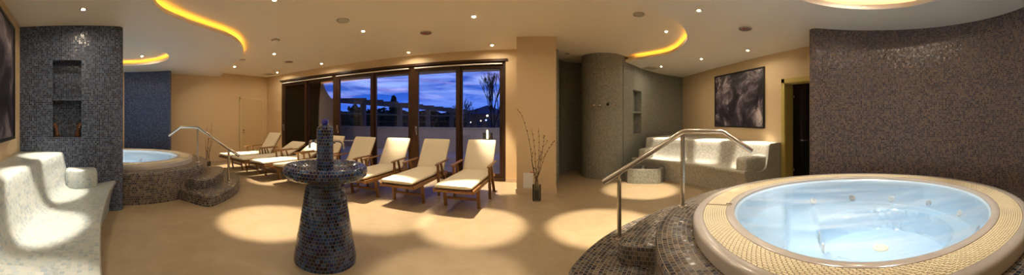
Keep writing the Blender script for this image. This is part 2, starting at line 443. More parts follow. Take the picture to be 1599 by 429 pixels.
# right wall with a doorway
b = MB(); T = .26; D0, D1, DH = 3.06, 3.98, 1.97
b.box((RX+T/2, (D1+8.6)/2, CZ/2), (T, 8.6-D1, CZ)); b.box((RX+T/2, (RY+D0)/2, CZ/2), (T, D0-RY, CZ)); b.box((RX+T/2, (D0+D1)/2, (DH+CZ)/2), (T, D1-D0, CZ-DH))
struct('wall_right', b, M['wall'])
d2 = struct('door_2', MB().box((RX+.22, (D0+D1)/2, DH/2), (.01, D1-D0-.02, DH-.02)), M['smoked_glass'])
b = MB()
b.box((RX-.008, D1+.04, (DH+.08)/2), (.016, .08, DH+.08)); b.box((RX-.008, D0-.04, (DH+.08)/2), (.016, .08, DH+.08)); b.box((RX-.008, (D0+D1)/2, DH+.04), (.016, D1-D0+.16, .08))
obj('door_frame', b, M['olive'], d2)
b = MB(); b.box((RX+.13, D1-.006, DH/2), (.26, .012, DH)); b.box((RX+.13, D0+.006, DH/2), (.26, .012, DH)); b.box((RX+.13, (D0+D1)/2, DH-.006), (.26, D1-D0, .012)); obj('door_lining', b, M['olive'], d2)
b = MB(); b.box((RX+.205, D1-.04, 1.72), (.03, .07, .05), bev=.004); b.box((RX+.205, D1-.04, .3), (.03, .07, .05), bev=.004); obj('hinge', b, M['chrome'], d2)
b = MB(); b.tube([(RX+.215, 3.32, 1.05), (RX+.17, 3.32, 1.05)], .012, 10); b.sphere((RX+.165, 3.32, 1.05), .025, 8); obj('door_knob', b, M['bright_chrome'], d2, 40)
b = MB(); b.box((5.5, 3.5, CZ/2), (.1, 2.6, CZ)); b.box((4.95, 4.75, CZ/2), (1.1, .1, CZ)); b.box((4.95, 2.25, CZ/2), (1.1, .1, CZ)); b.box((4.95, 3.5, CZ+.05), (1.3, 2.6, .1)); struct('wall_corridor', b, M['dark_tile'])
# near left mosaic wall with two-storey niche, rounded end
TX = -4.14; TB = -4.34; TE = .66; TR = .095
def arc(cx, cy, r, a0, a1, n=10): return [(cx+r*math.cos(a0+(a1-a0)*i/n), cy+r*math.sin(a0+(a1-a0)*i/n)) for i in range(n+1)]
b = MB()
out = [(TX, .30)]+arc(TX-TR, TE-TR, TR, 0, PI/2)+arc(TB+TR, TE-TR, TR, PI/2, PI)+[(TB, RY), (TB+.01, RY)]
per = 0; prev = None; Pg = []; Ug = []
for p in out:
    if prev: per += math.hypot(p[0]-prev[0], p[1]-prev[1])
    prev = p; Pg.append([(p[0], p[1], 0), (p[0], p[1], SZ+.02)]); Ug.append([(.30+per, 0), (.30+per, SZ+.02)])
b.grid(Pg, Ug)
NY0, NY1, NZ0, NZ1 = -.335, .062, 1.03, 2.10
def wq(y0, y1, z0, z1): b.face([b.bm.verts.new(q) for q in ((TX, y0, z0), (TX, y1, z0), (TX, y1, z1), (TX, y0, z1))], [(y0, z0), (y1, z0), (y1, z1), (y0, z1)])
for a in ((RY, NY0, 0, SZ+.02), (NY1, .30, 0, SZ+.02), (NY0, NY1, 0, NZ0), (NY0, NY1, NZ1, SZ+.02)): wq(*a)
ND = .28
def nq(pts): b.face([b.bm.verts.new(q) for q in pts], [((q[0]+q[1]) if abs(pts[0][2]-pts[2][2]) > .01 else q[0], q[2] if abs(pts[0][2]-pts[2][2]) > .01 else q[1]) for q in pts])
nq([(TX-ND, NY0, NZ0), (TX-ND, NY1, NZ0), (TX-ND, NY1, NZ1), (TX-ND, NY0, NZ1)])
nq([(TX, NY0, NZ0), (TX-ND, NY0, NZ0), (TX-ND, NY0, NZ1), (TX, NY0, NZ1)]); nq([(TX, NY1, NZ0), (TX-ND, NY1, NZ0), (TX-ND, NY1, NZ1), (TX, NY1, NZ1)])
nq([(TX, NY0, NZ0), (TX, NY1, NZ0), (TX-ND, NY1, NZ0), (TX-ND, NY0, NZ0)]); nq([(TX, NY0, NZ1), (TX, NY1, NZ1), (TX-ND, NY1, NZ1), (TX-ND, NY0, NZ1)])
b.box((TX-ND/2, (NY0+NY1)/2, 1.565), (ND-.002, NY1-NY0, .05))
b.recalc = False
struct('wall_niche', b, M['blue_tile'], smooth=40)
# blue curved wall behind the left whirlpool
C2 = (-6.05, .95); C1 = (2.30, 1.28)
b = wall_path(arc(C2[0], C2[1], 2.13, math.radians(250), math.radians(136), 40), .12, 0, SZ)
bb = MB(); q = arc(C2[0], C2[1], 2.13, math.radians(136), math.radians(250), 40)
struct('wall_blue', b, M['deep_blue_tile'], smooth=40)
# big brown curved wall behind the right whirlpool, with a rounded end
WC = (2.33, 1.22); WR = 1.745
inner = arc(WC[0], WC[1], WR, math.radians(-88), math.radians(53), 60)
e = math.radians(53); mid = (WC[0]+(WR+.1)*math.cos(e), WC[1]+(WR+.1)*math.sin(e))
endc = [(mid[0]+.1*math.cos(a), mid[1]+.1*math.sin(a)) for a in [e+PI-PI*i/8 for i in range(1, 8)]]
outer = arc(WC[0], WC[1], WR+.2, math.radians(53), math.radians(-88), 60)
b = MB(); poly = inner+endc+outer
poly = list(reversed(poly)); b.prism(poly, 0, SZ); struct('wall_tub', b, M['brown_tile'], smooth=40)

# ------------------------------------------------------------------ lowered ceiling with lit coves
edge_px = [(255.6, 19.2), (294, 36), (332.6, 48.7), (358, 57.7), (373.6, 68), (380, 79.5), (377, 90), (365, 100), (352, 110)]
curveL = [(-8.25, 4.30)]+[P(x, y, SZ) for x, y in reversed(edge_px)]+[(-3.12, .80)]
bridge = [(-2.6, .62), (-1.9, .62), (-1.2, .88), (-.5, 1.45), (.2, 2.3)]
edge_r = [(980, 0), (1019, 14), (1037, 23.5), (1053, 31.7), (1065, 41), (1072.8, 56), (1069.6, 66.6), (1053, 80.6), (1030, 87.6)]
curveR = [P(x, y, SZ) for x, y in edge_r]+[(1.78, 6.50)]
whole = smooth_path(curveL+bridge+curveR, 8)
nL = (len(curveL)-1)*8; nR = len(whole)-(len(curveR)-1)*8
def ring(c, r, n=64): return [Vector((c[0]+r*math.cos(2*PI*k/n), c[1]+r*math.sin(2*PI*k/n))) for k in range(n)]
RC1 = ((2.30, 1.22), .93); RC2 = ((-6.22, .99), .95)
back = offset_path(whole, -.10)
def poly_plane(b, outerp, holes, z, up=-1):
    loops = [[Vector((p[0], p[1], 0)) for p in outerp]]+[[Vector((p[0], p[1], 0)) for p in h] for h in holes]
    flat = [p for l in loops for p in l]; vs = [b.bm.verts.new((p.x, p.y, z)) for p in flat]
    for t in geometry.tessellate_polygon(loops):
        q = [vs[k] for k in t]; e_ = (q[1].co-q[0].co).cross(q[2].co-q[0].co)
        if e_.z*up < 0: q.reverse()
        b.face(q, [(v.co.x, v.co.y) for v in q])
def strip(b, pts, za, zb, closed=False):
    b.grid([[(p[0], p[1], za), (p[0], p[1], zb)] for p in pts], None, cu=closed)
def band(b, p1, p2, z, closed=False):
    b.grid([[(p[0], p[1], z), (q[0], q[1], z)] for p, q in zip(p1, p2)], None, cu=closed)
b = MB(); tail = [(1.9, 6.9), (2.7, 7.7), (4.3, 8.5), (4.3, RY-.05), (-8.3, RY-.05)]
poly_plane(b, list(whole)+[Vector(t) for t in tail], [ring(*RC1), ring(*RC2)], SZ)
lip = offset_path(whole, -.012)
strip(b, whole, SZ, 2.635); band(b, whole, lip, 2.635); strip(b, lip, 2.635, 2.60); band(b, lip, back, 2.60); strip(b, back, 2.60, CZ)
for c, r in (RC1, RC2):
    r0, r1, r2 = ring(c, r), ring(c, r+.012), ring(c, r+.10)
    strip(b, r0, SZ, 2.635, True); band(b, r0, r1, 2.635, True); strip(b, r1, 2.635, 2.60, True); band(b, r1, r2, 2.60, True); strip(b, r2, 2.60, CZ, True)
b.recalc = False
struct('ceiling_lowered', b, M['soffit'], smooth=50)
def led(name, path, label, mat, closed=False, w=.022):
    a = offset_path(path, 0); b = MB(); p1 = path
    n = len(path)
    P_ = []
    for i in range(n):
        A = Vector(path[i-1 if closed else max(i-1, 0)][:2]); B = Vector(path[(i+1) % n if closed else min(i+1, n-1)][:2])
        t = (B-A).normalized(); nn = Vector((-t.y, t.x)); c = Vector(path[i][:2])
        P_.append([(c.x-nn.x*w/2, c.y-nn.y*w/2, 2.602), (c.x-nn.x*w/2, c.y-nn.y*w/2, 2.612), (c.x+nn.x*w/2, c.y+nn.y*w/2, 2.612), (c.x+nn.x*w/2, c.y+nn.y*w/2, 2.602)])
    b.grid(P_, None, cu=closed, cv=True)
    return tag(obj(name, b, mat), label, 'light strip', 'strips of cove lighting')
mid_ = offset_path(whole, -.055)
led('cove_light_strip', mid_[2:nL+6], 'amber light strip in the long wavy ceiling cove on the loungers\' side of the smaller whirlpool', M['led'])
led('cove_light_strip', mid_[nR+28:len(mid_)-2], 'amber light strip in the bulging ceiling cove that starts at the tiled column', M['led'])
led('cove_light_strip', ring(RC2[0], RC2[1]+.055), 'amber light strip in the round ceiling recess over the smaller whirlpool', M['led'], True)
led('cove_light_strip', ring(RC1[0], RC1[1]+.055), 'peach light strip in the round ceiling recess over the large foreground whirlpool', M['led_peach'], True)

# ------------------------------------------------------------------ windows: three bays of two sliding sashes
def bay(i, x0, x1, xm):
    b = MB(); fr = .055; y = WY+.10; d = .13
    b.box((x0+fr/2, y, WH/2), (fr, d, WH)); b.box((x1-fr/2, y, WH/2), (fr, d, WH))
    b.box(((x0+x1)/2, y, WH-.03), (x1-x0-2*fr, d, .06)); b.box(((x0+x1)/2, y, .03), (x1-x0-2*fr, d, .06))
    w = struct('window_%d' % i, b, M['window_wood'])
    for k, (a, c, yy) in enumerate(((x0+fr, xm+.02, y-.03), (xm-.02, x1-fr, y+.03))):
        s_ = .085; b = MB()
        b.box((a+s_/2, yy, WH/2), (s_, .055, WH-.12), bev=.004); b.box((c-s_/2, yy, WH/2), (s_, .055, WH-.12), bev=.004)
        b.box(((a+c)/2, yy, WH-.06-s_/2), (c-a-2*s_, .055, s_), bev=.004); b.box(((a+c)/2, yy, .06+s_/2), (c-a-2*s_, .055, s_), bev=.004)
        sash = obj('sash', b, M['window_wood'], w)
        obj('pane', MB().box(((a+c)/2, yy, WH/2), (c-a-2*s_+.01, .008, WH-.12-2*s_+.01)), M['glass'], sash)
    b = MB(); b.box((x0+.10, y-.07, 1.02), (.03, .012, .2), bev=.003); b.tube([(x0+.10, y-.075, 1.0), (x0+.10, y-.12, 1.0), (x0+.10, y-.12, 1.13)], .009, 8)
    obj('handle', b, M['bright_chrome'], w, 40)
    b = MB(); b.box(((x0+x1)/2, WY-.012, WH-.062), (x1-x0-.14, .022, .024), bev=.004)
    obj('track_cover', b, M['white'], w)
bay(1, -7.39, -5.16, -6.29); bay(2, -5.16, -2.90, -3.98); bay(3, -2.90, -.813, -1.82)
b = MB(); b.box((-4.1, WY-.008, WH+.012), (6.66, .03, .05)); struct('trim_1', b, M['window_wood'])

# ------------------------------------------------------------------ whirlpools
def sector(R, a0, a1, rin, fil=.10, n=26):
    """counter-clockwise step outline with rounded outer corners, local +x is the middle"""
    da = fil/R
    pts = [(rin*math.cos(a0), rin*math.sin(a0))]
    c0 = (math.cos(a0+da)*(R-fil), math.sin(a0+da)*(R-fil))
    for k in range(7):
        a = a0-PI/2+(PI/2+da)*k/6; pts.append((c0[0]+fil*math.cos(a), c0[1]+fil*math.sin(a)))
    for k in range(1, n): a = a0+da+(a1-a0-2*da)*k/n; pts.append((R*math.cos(a), R*math.sin(a)))
    c1 = (math.cos(a1-da)*(R-fil), math.sin(a1-da)*(R-fil))
    for k in range(7):
        a = a1-da+(PI/2+da)*k/6; pts.append((c1[0]+fil*math.cos(a), c1[1]+fil*math.sin(a)))
    for k in range(9): a = a1-(a1-a0)*k/8*.999; pts.append((rin*math.cos(a), rin*math.sin(a)))
    return pts[1:]
DZ = .47; DR = 1.69
def sstep(e0, e1, x): t = max(0, min(1, (x-e0)/(e1-e0))); return t*t*(3-2*t)
def basin_z(x, y):
    r = math.hypot(x, y)
    seat = .27
    well = .05; inwell = 1-sstep(.58, .64, math.hypot(x+.20, y+.05))
    z = seat+(well-seat)*inwell
    z = z+(.21-z)*sstep(.34, .39, x)
    z = z+(.35-z)*sstep(.64, .69, x)
    z = z+(.53-z)*sstep(.97, 1.10, r)
    return z
def whirlpool(loc, ang, label, a2, a1):
    t = thing('whirlpool_tub', label, 'whirlpool', (*loc, 0), ang)
    obj('tiled_surround', MB().lathe([(DR, 0), (DR, DZ-.02), (DR-.006, DZ-.006), (DR-.02, DZ), (1.38, DZ)], 128), M['deck_tile'], t, 50)
    for R, z, aa in ((2.02, .313, a2), (2.33, .157, a1)):
        b = MB(); b.prism(sector(R, -aa[0], aa[1], 1.6), 0, z, .022, 3, polar=(0, 0, 2.0)); obj('step', b, M['deck_tile'], t, 50)
    obj('rim', MB().lathe([(1.42, .45), (1.42, .53), (1.413, .544), (1.40, .55), (1.36, .552), (1.345, .55), (1.342, .52)], 128), M['stone_rim'], t, 50)
    obj('inner_rim', MB().lathe([(1.168, .52), (1.165, .55), (1.15, .556), (1.12, .556), (1.10, .548), (1.095, .50)], 128), M['stone_rim'], t, 50)
    # overflow grating: staggered interlocking bars on a dark channel
    b = MB(); b.lathe([(1.345, .541), (1.165, .541)], 96); obj('overflow_channel', b, M['grate_under'], t)
    b = MB(); rows = 10; dr_ = .174/rows
    for k in range(rows):
        r0 = 1.169+k*dr_; r1 = r0+dr_*.80; n = 210; h = .548
        for i in range(n):
            a = 2*PI*(i+.5*(k % 2))/n; w = 2*PI/n
            sk = w*.32 if k % 2 else -w*.32
            # z-shaped link: two legs joined
            def pt(f, r, z): an = a+f*w; return (r*math.cos(an), r*math.sin(an), z)
            rm = (r0+r1)/2; g_ = .93
            pts = [(0, r0), (.80, r0), (.80, rm-.0012), (g_, rm-.0012), (g_, r1), (.14, r1), (.14, rm+.0012), (0, rm+.0012)]
            top = [b.bm.verts.new(pt(f, r, h)) for f, r in pts]; b.face(top)
            if True:
                lo = [b.bm.verts.new(pt(f, r, h-.006)) for f, r in pts]
                for q in range(8): b.face([lo[q], lo[(q+1) % 8], top[(q+1) % 8], top[q]])
    obj('overflow_grating', b, M['grate'], t)
    b = MB(); b.bar((1.165, .06, .552), (1.345, .07, .552), .012, .008); b.box((1.15, .06, .562), (.05, .02, .012), bev=.003); obj('divider_bar', b, M['chrome'], t)
    # basin
    b = MB(); N = 128; rr = [0.001]+[i*.02 for i in range(1, 49)]+[.97, .985, 1.0, 1.02, 1.04, 1.06, 1.08, 1.097]
    b.grid([[(r*math.cos(2*PI*i/N), r*math.sin(2*PI*i/N), basin_z(r*math.cos(2*PI*i/N), r*math.sin(2*PI*i/N))) for r in rr] for i in range(N)], None, cu=True)
    bs = obj('basin', b, M['basin'], t, 60)
    for k in range(9):
        a = math.radians(70+27.5*k); r = 1.005; c = Vector((r*math.cos(a), r*math.sin(a), basin_z(r*math.cos(a), r*math.sin(a))+.012))
        b = MB(); b.lathe([(.012, .004), (.022, .006), (.036, .003), (.040, -.012)], 18); b.sphere((0, 0, .002), .011, 6)
        q = Vector((-math.cos(a), -math.sin(a), .75)).to_track_quat('Z', 'Y').to_matrix().to_4x4(); q.translation = c
        bmesh.ops.transform(b.bm, matrix=q, verts=list(b.bm.verts)); obj('jet', b, M['bright_chrome'] if k % 2 else M['white'], bs, 50)
    for k, (x, y) in enumerate(((-.2+.5*math.cos(1.2), .5*math.sin(1.2)), (-.2-.5, .1), (-.2+.5*math.cos(-1.5), .5*math.sin(-1.5)))):
        pass
    for yy in (-.26, .0, .26):
        b = MB(); b.box((.352, yy, .15), (.02, .05, .13), bev=.008); obj('grab_insert', b, M['white'], bs, 50)
    b = MB(); b.lathe([(.001, .018), (.05, .016), (.075, .008), (.078, 0)], 32, (-.22, -.16, .052))
    for k in range(12): b.sphere((-.22+.045*math.cos(k*PI/6), -.16+.045*math.sin(k*PI/6), .068), .006, 4)
    obj('drain', b, M['grate'], bs, 40)
    obj('water', MB().disc((0, 0, .515), 1.094, 96), M['water'], t)
    return t
A1, A2 = math.radians(134), math.radians(49.5)
whirlpool(C1, A1, 'large round whirlpool in the foreground with cream grating rim, mosaic surround and two curved steps', (math.radians(19), math.radians(17)), (math.radians(18), math.radians(24)))
whirlpool(C2, A2, 'smaller-looking round whirlpool behind the dark mosaic niche wall, raised on a mosaic surround with steps', (math.radians(20), math.radians(24)), (math.radians(27), math.radians(27)))

def handrail(label, A, B, C_, E, Lo, zA, zB):
    """A lower post, B upper post, C_ inner bend, E inner end, Lo lower end: world points"""
    t = thing('handrail', label, 'handrail', (B[0], B[1], DZ))
    o = Vector((B[0], B[1], DZ)); w3 = lambda p, z: Vector((p[0], p[1], z))-o
    for p, z0, z1 in ((A, .157, zA), (B, DZ, zB)):
        b = MB(); b.tube([w3(p, z0+.002), w3(p, z1-.045)], .021, 16); pst = obj('post', b, M['chrome'], t, 50)
        b = MB(); b.lathe([(.022, .016), (.045, .012), (.05, 0)], 24, w3(p, z0+.001)); obj('flange', b, M['chrome'], pst, 50)
        b = MB(); b.tube([w3(p, z1-.05), w3(p, z1-.01)], .012, 12); obj('bracket', b, M['chrome'], pst, 50)
    b0, c0, e0, l0 = w3(B, zB), w3(C_, C_[2]), w3(E, E[2]), w3(Lo, Lo[2])
    d1 = (b0-l0).normalized(); d2 = (c0-b0).normalized(); d3 = (e0-c0).normalized()
    b = MB(); b.tube([l0, b0-d1*.025, b0-d1*.008+d2*.008, b0+d2*.025, c0-d2*.02, c0+(d3-d2)*.006, c0+d3*.02, e0], .025, 16); obj('rail', b, M['chrome'], t, 50)
    return t
handrail('steel handrail beside the steps of the large foreground whirlpool', (.687, 2.728), (1.23, 2.487), (1.568, 2.337, 1.165), (1.833, 2.219, .971), (.546, 2.79, .683), .765, 1.163)
handrail('steel handrail beside the steps of the whirlpool behind the niche wall', (-4.663, 2.60), (-5.174, 2.22), (-5.485, 1.989, 1.128), (-5.71, 1.82, .952), (-4.50, 2.72, .633), .735, 1.128)

# ------------------------------------------------------------------ mosaic benches
def bench(name, label, front, side, mat, arms, lwall, flip=1):
    """front: 2D path of the seat's front edge; the bench lies to its left when side=1"""
    L = thing(name, label, 'bench', (front[0][0], front[0][1], 0))
    o0 = (front[0][0], front[0][1], 0)
    pth = smooth_path(front, 10)
    prof = [(.10, 0), (.095, .08), (.07, .22), (.035, .33), (.005, .385), (0, .405), (.012, .422), (.05, .425), (.2, .40), (.36, .372), (.50, .362), (.58, .375), (.625, .41),
            (.655, .47), (.69, .60), (.715, .72), (.725, .79), (.74, .815), (.765, .828), (.80, .83)]
    vl = [0]
    for (a, z0), (c, z1) in zip(prof, prof[1:]): vl.append(vl[-1]+math.hypot(c-a, z1-z0))
    b = MB(); per = 0; Pg = []; Ug = []
    off_ = (lambda d: [Vector((p[0], p[1]-d)) for p in pth]) if side < 0 else (lambda d: offset_path(pth, d))
    offs = {s_: off_(s_) for s_, _ in prof}
    ml = off_(.4)
    for i in range(len(pth)):
        if i: per += (ml[i]-ml[i-1]).length
        col = [(offs[s_][i].x, offs[s_][i].y, z) for s_, z in prof]
        wl = lwall(i, Vector((offs[.80][i].x, offs[.80][i].y)))
        col.append((wl[0], wl[1], .83)); u = [(per, v) for v in vl]+[(per, vl[-1]+(Vector(wl)-offs[.80][i]).length)]
        Pg.append(col); Ug.append(u)
    b.grid(Pg, Ug)
    for i in (0, -1):  # end cheeks
        pts = [Vector(p) for p in Pg[i]]+[Vector((Pg[i][-1][0], Pg[i][-1][1], 0))]
        vs = [b.bm.verts.new(p) for p in pts]; tr = geometry.tessellate_polygon([pts])
        base = Vector(Pg[i][0])
        for t_ in tr: b.face([vs[k] for k in t_], [((pts[k].xy-base.xy).length, pts[k].z) for k in t_])
    obj('seat_body', b, mat, L, 50, off=o0)
    for (i0, s0, s1, wid, zt) in arms:
        # an armrest: rounded block along the cross direction at path index i0
        p = pth[i0]; q = pth[min(i0+1, len(pth)-1)] if i0+1 < len(pth) else pth[i0]
        tn = (pth[min(i0+2, len(pth)-1)]-pth[max(i0-2, 0)]).normalized(); nn = Vector((-tn.y, tn.x))*side
        if side < 0: tn = Vector((1, 0)); nn = Vector((0, -1))
        cpt = Vector((p.x, p.y))+nn*(s0+s1)/2+Vector((tn.x, tn.y))*wid/2
        rot = Matrix(((nn.x, -nn.y*1, 0), (nn.y, nn.x, 0), (0, 0, 1)))
        b = MB(); b.box((cpt.x, cpt.y, (.33+zt)/2), (s1-s0, abs(wid), zt-.33), rot, .05)
        obj('armrest', b, mat, L, 50, off=o0)
    return L
fl = [(-4.13, .545), (-3.6, .40), (-3.05, .295), (-2.6, .22), (-2.22, .18), (-1.75, .145), (-1.15, .13)]
bench('mosaic_bench', 'long pale sage mosaic heated bench against the back wall beside the dark niche wall', fl, -1, M['sage_tile'],
      [(0, .27, .70, .22, .625), (60, .20, .70, -.20, .625)], lambda i, p: (p.x, RY+.002))
fr_ = [(1.90, 6.40), (2.05, 6.24), (2.24, 5.95), (2.58, 5.30), (2.79, 4.73), (2.90, 4.25), (3.0, 3.82)]
def rwall_pt(i, p):
    # push out to the curved or the right wall
    best = None
    d = Vector((p.x-2.2, p.y-4.2)).normalized() if False else None
    pth = smooth_path(fr_, 10); tn = (pth[min(i+1, len(pth)-1)]-pth[max(i-1, 0)]).normalized(); nn = Vector((-tn.y, tn.x))
    q = p.copy()
    for k in range(400):
        q2 = q+nn*.01
        if q2.x > RX-.003: break
        if min((Vector(c[:2])-q2).length for c in cp) < .02: break
        q = q2
    return (q.x, q.y)
bench('mosaic_bench', 'curved pale grey mosaic bench under the large dark painting', fr_, 1, M['light_grey_tile'],
      [(1, .25, .72, .22, .60), (59, .10, .76, -.24, .63)], rwall_pt)

# foot bath in front of the curved bench
t = thing('foot_bath', 'low mosaic foot bath with two basins in front of the curved bench', 'foot bath', (2.0, 5.85, 0))
fb = [(1.62, 5.76), (1.72, 5.66), (2.16, 5.50), (2.24, 5.51), (2.40, 5.70), (2.33, 5.84), (2.02, 6.22), (1.92, 6.34), (1.72, 6.24), (1.63, 6.05)]
hz = .285
b = MB(); b.prism(fb, 0, hz-.12, 0); 
cen = Vector((2.0, 5.87))
inn = [tuple(cen+(Vector(p)-cen)*.80) for p in fb]
n_ = len(fb)
per = [0]
for i in range(n_): per.append(per[-1]+(Vector(fb[(i+1) % n_])-Vector(fb[i])).length)
for i in range(n_):
    j = (i+1) % n_
    for A, B_, z0, z1, in ((fb, fb, hz-.12, hz), (fb, inn, hz, hz), (inn, inn, hz, hz-.115)):
        b.face([b.bm.verts.new((*A[i], z0)), b.bm.verts.new((*A[j], z0)), b.bm.verts.new((*B_[j], z1)), b.bm.verts.new((*B_[i], z1))],
               [(per[i], z0), (per[i+1], z0), (per[i+1], z1+(.05 if A is not B_ else 0)), (per[i], z1+(.05 if A is not B_ else 0))])
b.bar((1.90, 5.62, hz-.06), (2.08, 6.12, hz-.06), .05, .115)
b.recalc = True
obj('basin_block', b, M['grey_tile'], t, off=(2.0, 5.85, 0))
b = MB(); b.tube([(1.76, 5.95, hz-.06), (1.76, 5.95, hz+.07), (1.80, 5.92, hz+.09)], .012, 8); obj('tap', b, M['bright_chrome'], t, 50, off=(2.0, 5.85, 0))

# niche in the curved wall
def wall_at(px):
    th = (px-X0)/F
    for a, c in zip(cp, cp[1:]):
        ta, tb = math.atan2(a[0], a[1]), math.atan2(c[0], c[1])
        if ta <= th <= tb: f = (th-ta)/(tb-ta); return Vector((a[0]+(c[0]-a[0])*f, a[1]+(c[1]-a[1])*f))
pA, pB = wall_at(988.5), wall_at(1001.5); w_ = (pB-pA).length; tn = (pB-pA).normalized(); nn = Vector((-tn.y, tn.x))
mc = (pA+pB)/2; DN = mc.length
za, zb, zs = 1.28-(209-HY)*DN/F, 1.28+(HY-141)*DN/F, 1.28+(HY-175)*DN/F
rot = Matrix(((tn.x, nn.x, 0), (tn.y, nn.y, 0), (0, 0, 1)))
def cut(o, b):
    c = obj('cutter', b, o.data.materials[0]); m = o.modifiers.new('b', 'BOOLEAN'); m.operation = 'DIFFERENCE'; m.object = c; m.solver = 'EXACT'
    dg = bpy.context.evaluated_depsgraph_get(); me = bpy.data.meshes.new_from_object(o.evaluated_get(dg)); o.modifiers.clear(); o.data = me
    bpy.data.objects.remove(c)
c3 = Vector((mc.x, mc.y))+nn*.07
cut(wcur, MB().box((c3.x, c3.y, (za+zb)/2), (w_, .26, zb-za), rot))
b = MB(); b.box((mc.x+nn.x*.105, mc.y+nn.y*.105, zs), (w_, .18, .045), rot); obj('niche_shelf', b, M['grey_tile'], wcur)

# small fittings on the tiled column
for k, (px, py, nm, lb) in enumerate(((926.8, 164, 'hook', 'first small round wall fitting on the tiled column, dull and flat'),
        (936.6, 165, 'shower_button', 'round brass-coloured shower button on the tiled column'),
        (949, 162.6, 'shower_valve', 'small dark lever valve on the tiled column'),
        (960, 163.5, 'shower_button', 'last round fitting on the tiled column, nearest the curved niche wall'))):
    th = (px-X0)/F; dx, dy = math.sin(th), math.cos(th)
    cx_, cy_ = 1.31, 6.74; bq = cx_*dx+cy_*dy; D = bq-math.sqrt(max(0, bq*bq-(cx_**2+cy_**2-.49**2))); p = Vector((D*dx, D*dy)); z = H-(py-HY)*D/F
    nrm = (p-Vector((cx_, cy_))).normalized()
    b = MB(); b.lathe([(.001, .03), (.018, .028), (.022, .016), (.03, .012), (.033, 0)], 20)
    if k == 2: b.tube([(0, 0, .02), (.0, .012, .06), (.0, .04, .075)], .008, 8)
    q = Vector((nrm.x, nrm.y, 0)).to_track_quat('Z', 'Y').to_matrix().to_4x4(); bmesh.ops.transform(b.bm, matrix=q, verts=list(b.bm.verts))
    o = obj(nm, b, M['dark'] if k == 2 else M['chrome'], None, 50); o.location = (p.x+nrm.x*.001, p.y+nrm.y*.001, z); tag(o, lb, 'shower fitting')

# two carved brown figures in the niche of the near wall
def carving(y, lean, label):
    t = thing('carved_figure', label, 'figurine', (TX-.10, y, NZ0+.002), 0)
    b = MB(); pr = [(.034, 0), (.040, .008), (.038, .03), (.030, .06), (.027, .10), (.034, .13), (.040, .16), (.036, .18), (.018, .195), (.001, .20)]
    b.lathe(pr, 20)
    for v in b.bm.verts: v.co.y += lean*(v.co.z*.9)**2*3; v.co.y *= 1.0
    obj('body', b, M['brown_metal'], t, 50)
    b = MB(); b.sphere((.034, lean*.06, .135), .011, 8); obj('bead', b, M['bright_chrome'], t, 50)
    b = MB(); b.lathe([(.041, .02), (.043, .026), (.041, .032)], 20); obj('ring', b, M['brown_metal'], t, 50)
carving(NY0+.055, -.5, 'brown carved niche figure with shiny bead, on the side nearer the sage bench')
carving(NY1-.055, .5, 'brown carved niche figure with shiny bead, on the side nearer the whirlpool')

# pictures
def picture(loc, rz, w, h, label, ofs):
    t = thing('framed_painting', label, 'painting', loc, rz)   # local: x along the wall, -y into the room
    mt = painting_mat('dark_cloudy_painting', ofs)
    obj('canvas', MB().box((0, -.02, h/2), (w-.06, .02, h-.06)), mt, t)
    b = MB(); f = .035; d = .045
    for c, s_ in (((0, -d/2, f/2), (w, d, f)), ((0, -d/2, h-f/2), (w, d, f)), ((-w/2+f/2, -d/2, h/2), (f, d, h-2*f)), ((w/2-f/2, -d/2, h/2), (f, d, h-2*f))): b.box(c, s_, bev=.004)
    obj('frame', b, M['dark'], t)
ya, yb = RX/math.tan((1195-X0)/F), RX/math.tan((1118-X0)/F)
picture((RX-.001, (ya+yb)/2, 1.09), -PI/2, yb-ya, 1.27, 'large dark clouded painting in a black frame above the curved bench', (0, 0, 0))
picture((-2.60, RY+.001, 1.04), PI, 2.02, 1.37, 'dark painting in a black frame above the pale sage bench, cut by the edge', (4.3, 1, 2))

# ------------------------------------------------------------------ mosaic fountain
FX, FY = -1.85, 2.03
t = thing('mosaic_fountain', 'blue mosaic drinking fountain shaped like a mushroom table in the middle of the floor', 'fountain', (FX, FY, 0))
obj('pedestal', MB().lathe([(.285, 0), (.287, .04), (.268, .16), (.235, .34), (.205, .52), (.183, .66), (.178, .70), (.19, .725), (.215, .738)], 72, uref=.24), M['fountain_tile'], t, 60)
obj('bowl', MB().lathe([(.20, .728), (.30, .738), (.352, .752), (.378, .775), (.389, .805), (.387, .835), (.372, .858), (.348, .866), (.325, .858), (.26, .835), (.16, .822), (.06, .82)], 72, uref=.36), M['fountain_tile'], t, 60)
obj('column', MB().lathe([(.079, .815), (.078, 1.13), (.077, 1.185), (.070, 1.207), (.05, 1.222), (.01, 1.228)], 40, uref=.0862), M['fountain_tile'], t, 60)
obj('glazed_ball', MB().sphere((0, 0, 1.253), .036, 14), M['ball'], t, 60)
vd = math.atan2(FX, FY); rx, ry = math.cos(-vd), math.sin(-vd)    # sideways as seen from the photographer
for sg in (-1, 1):
    b = MB(); z = 1.075
    def q(s, z_): return (rx*s*sg, ry*s*sg, z_)
    if sg < 0: path = [q(.075, z), q(.115, z+.004), (rx*-.135, ry*-.135, z), (rx*-.142, ry*-.142, z-.02), (rx*-.142, ry*-.142, z-.06)]
    else: path = [q(.075, z), q(.11, z+.006), q(.14, z), q(.165, z-.025), q(.176, z-.07)]
    b.tube(smooth_path(path, 5), .012, 10); tp = obj('tap', b, M['bright_chrome'], t, 50)
    b = MB(); b.tube([q(.070, z), q(.095, z)], .019, 14); b.tube([q(.088, z), (rx*.088*sg-.0, ry*.088*sg-.04, z+.012)], .008, 8); obj('tap_handle', b, M['bright_chrome'], tp, 50)

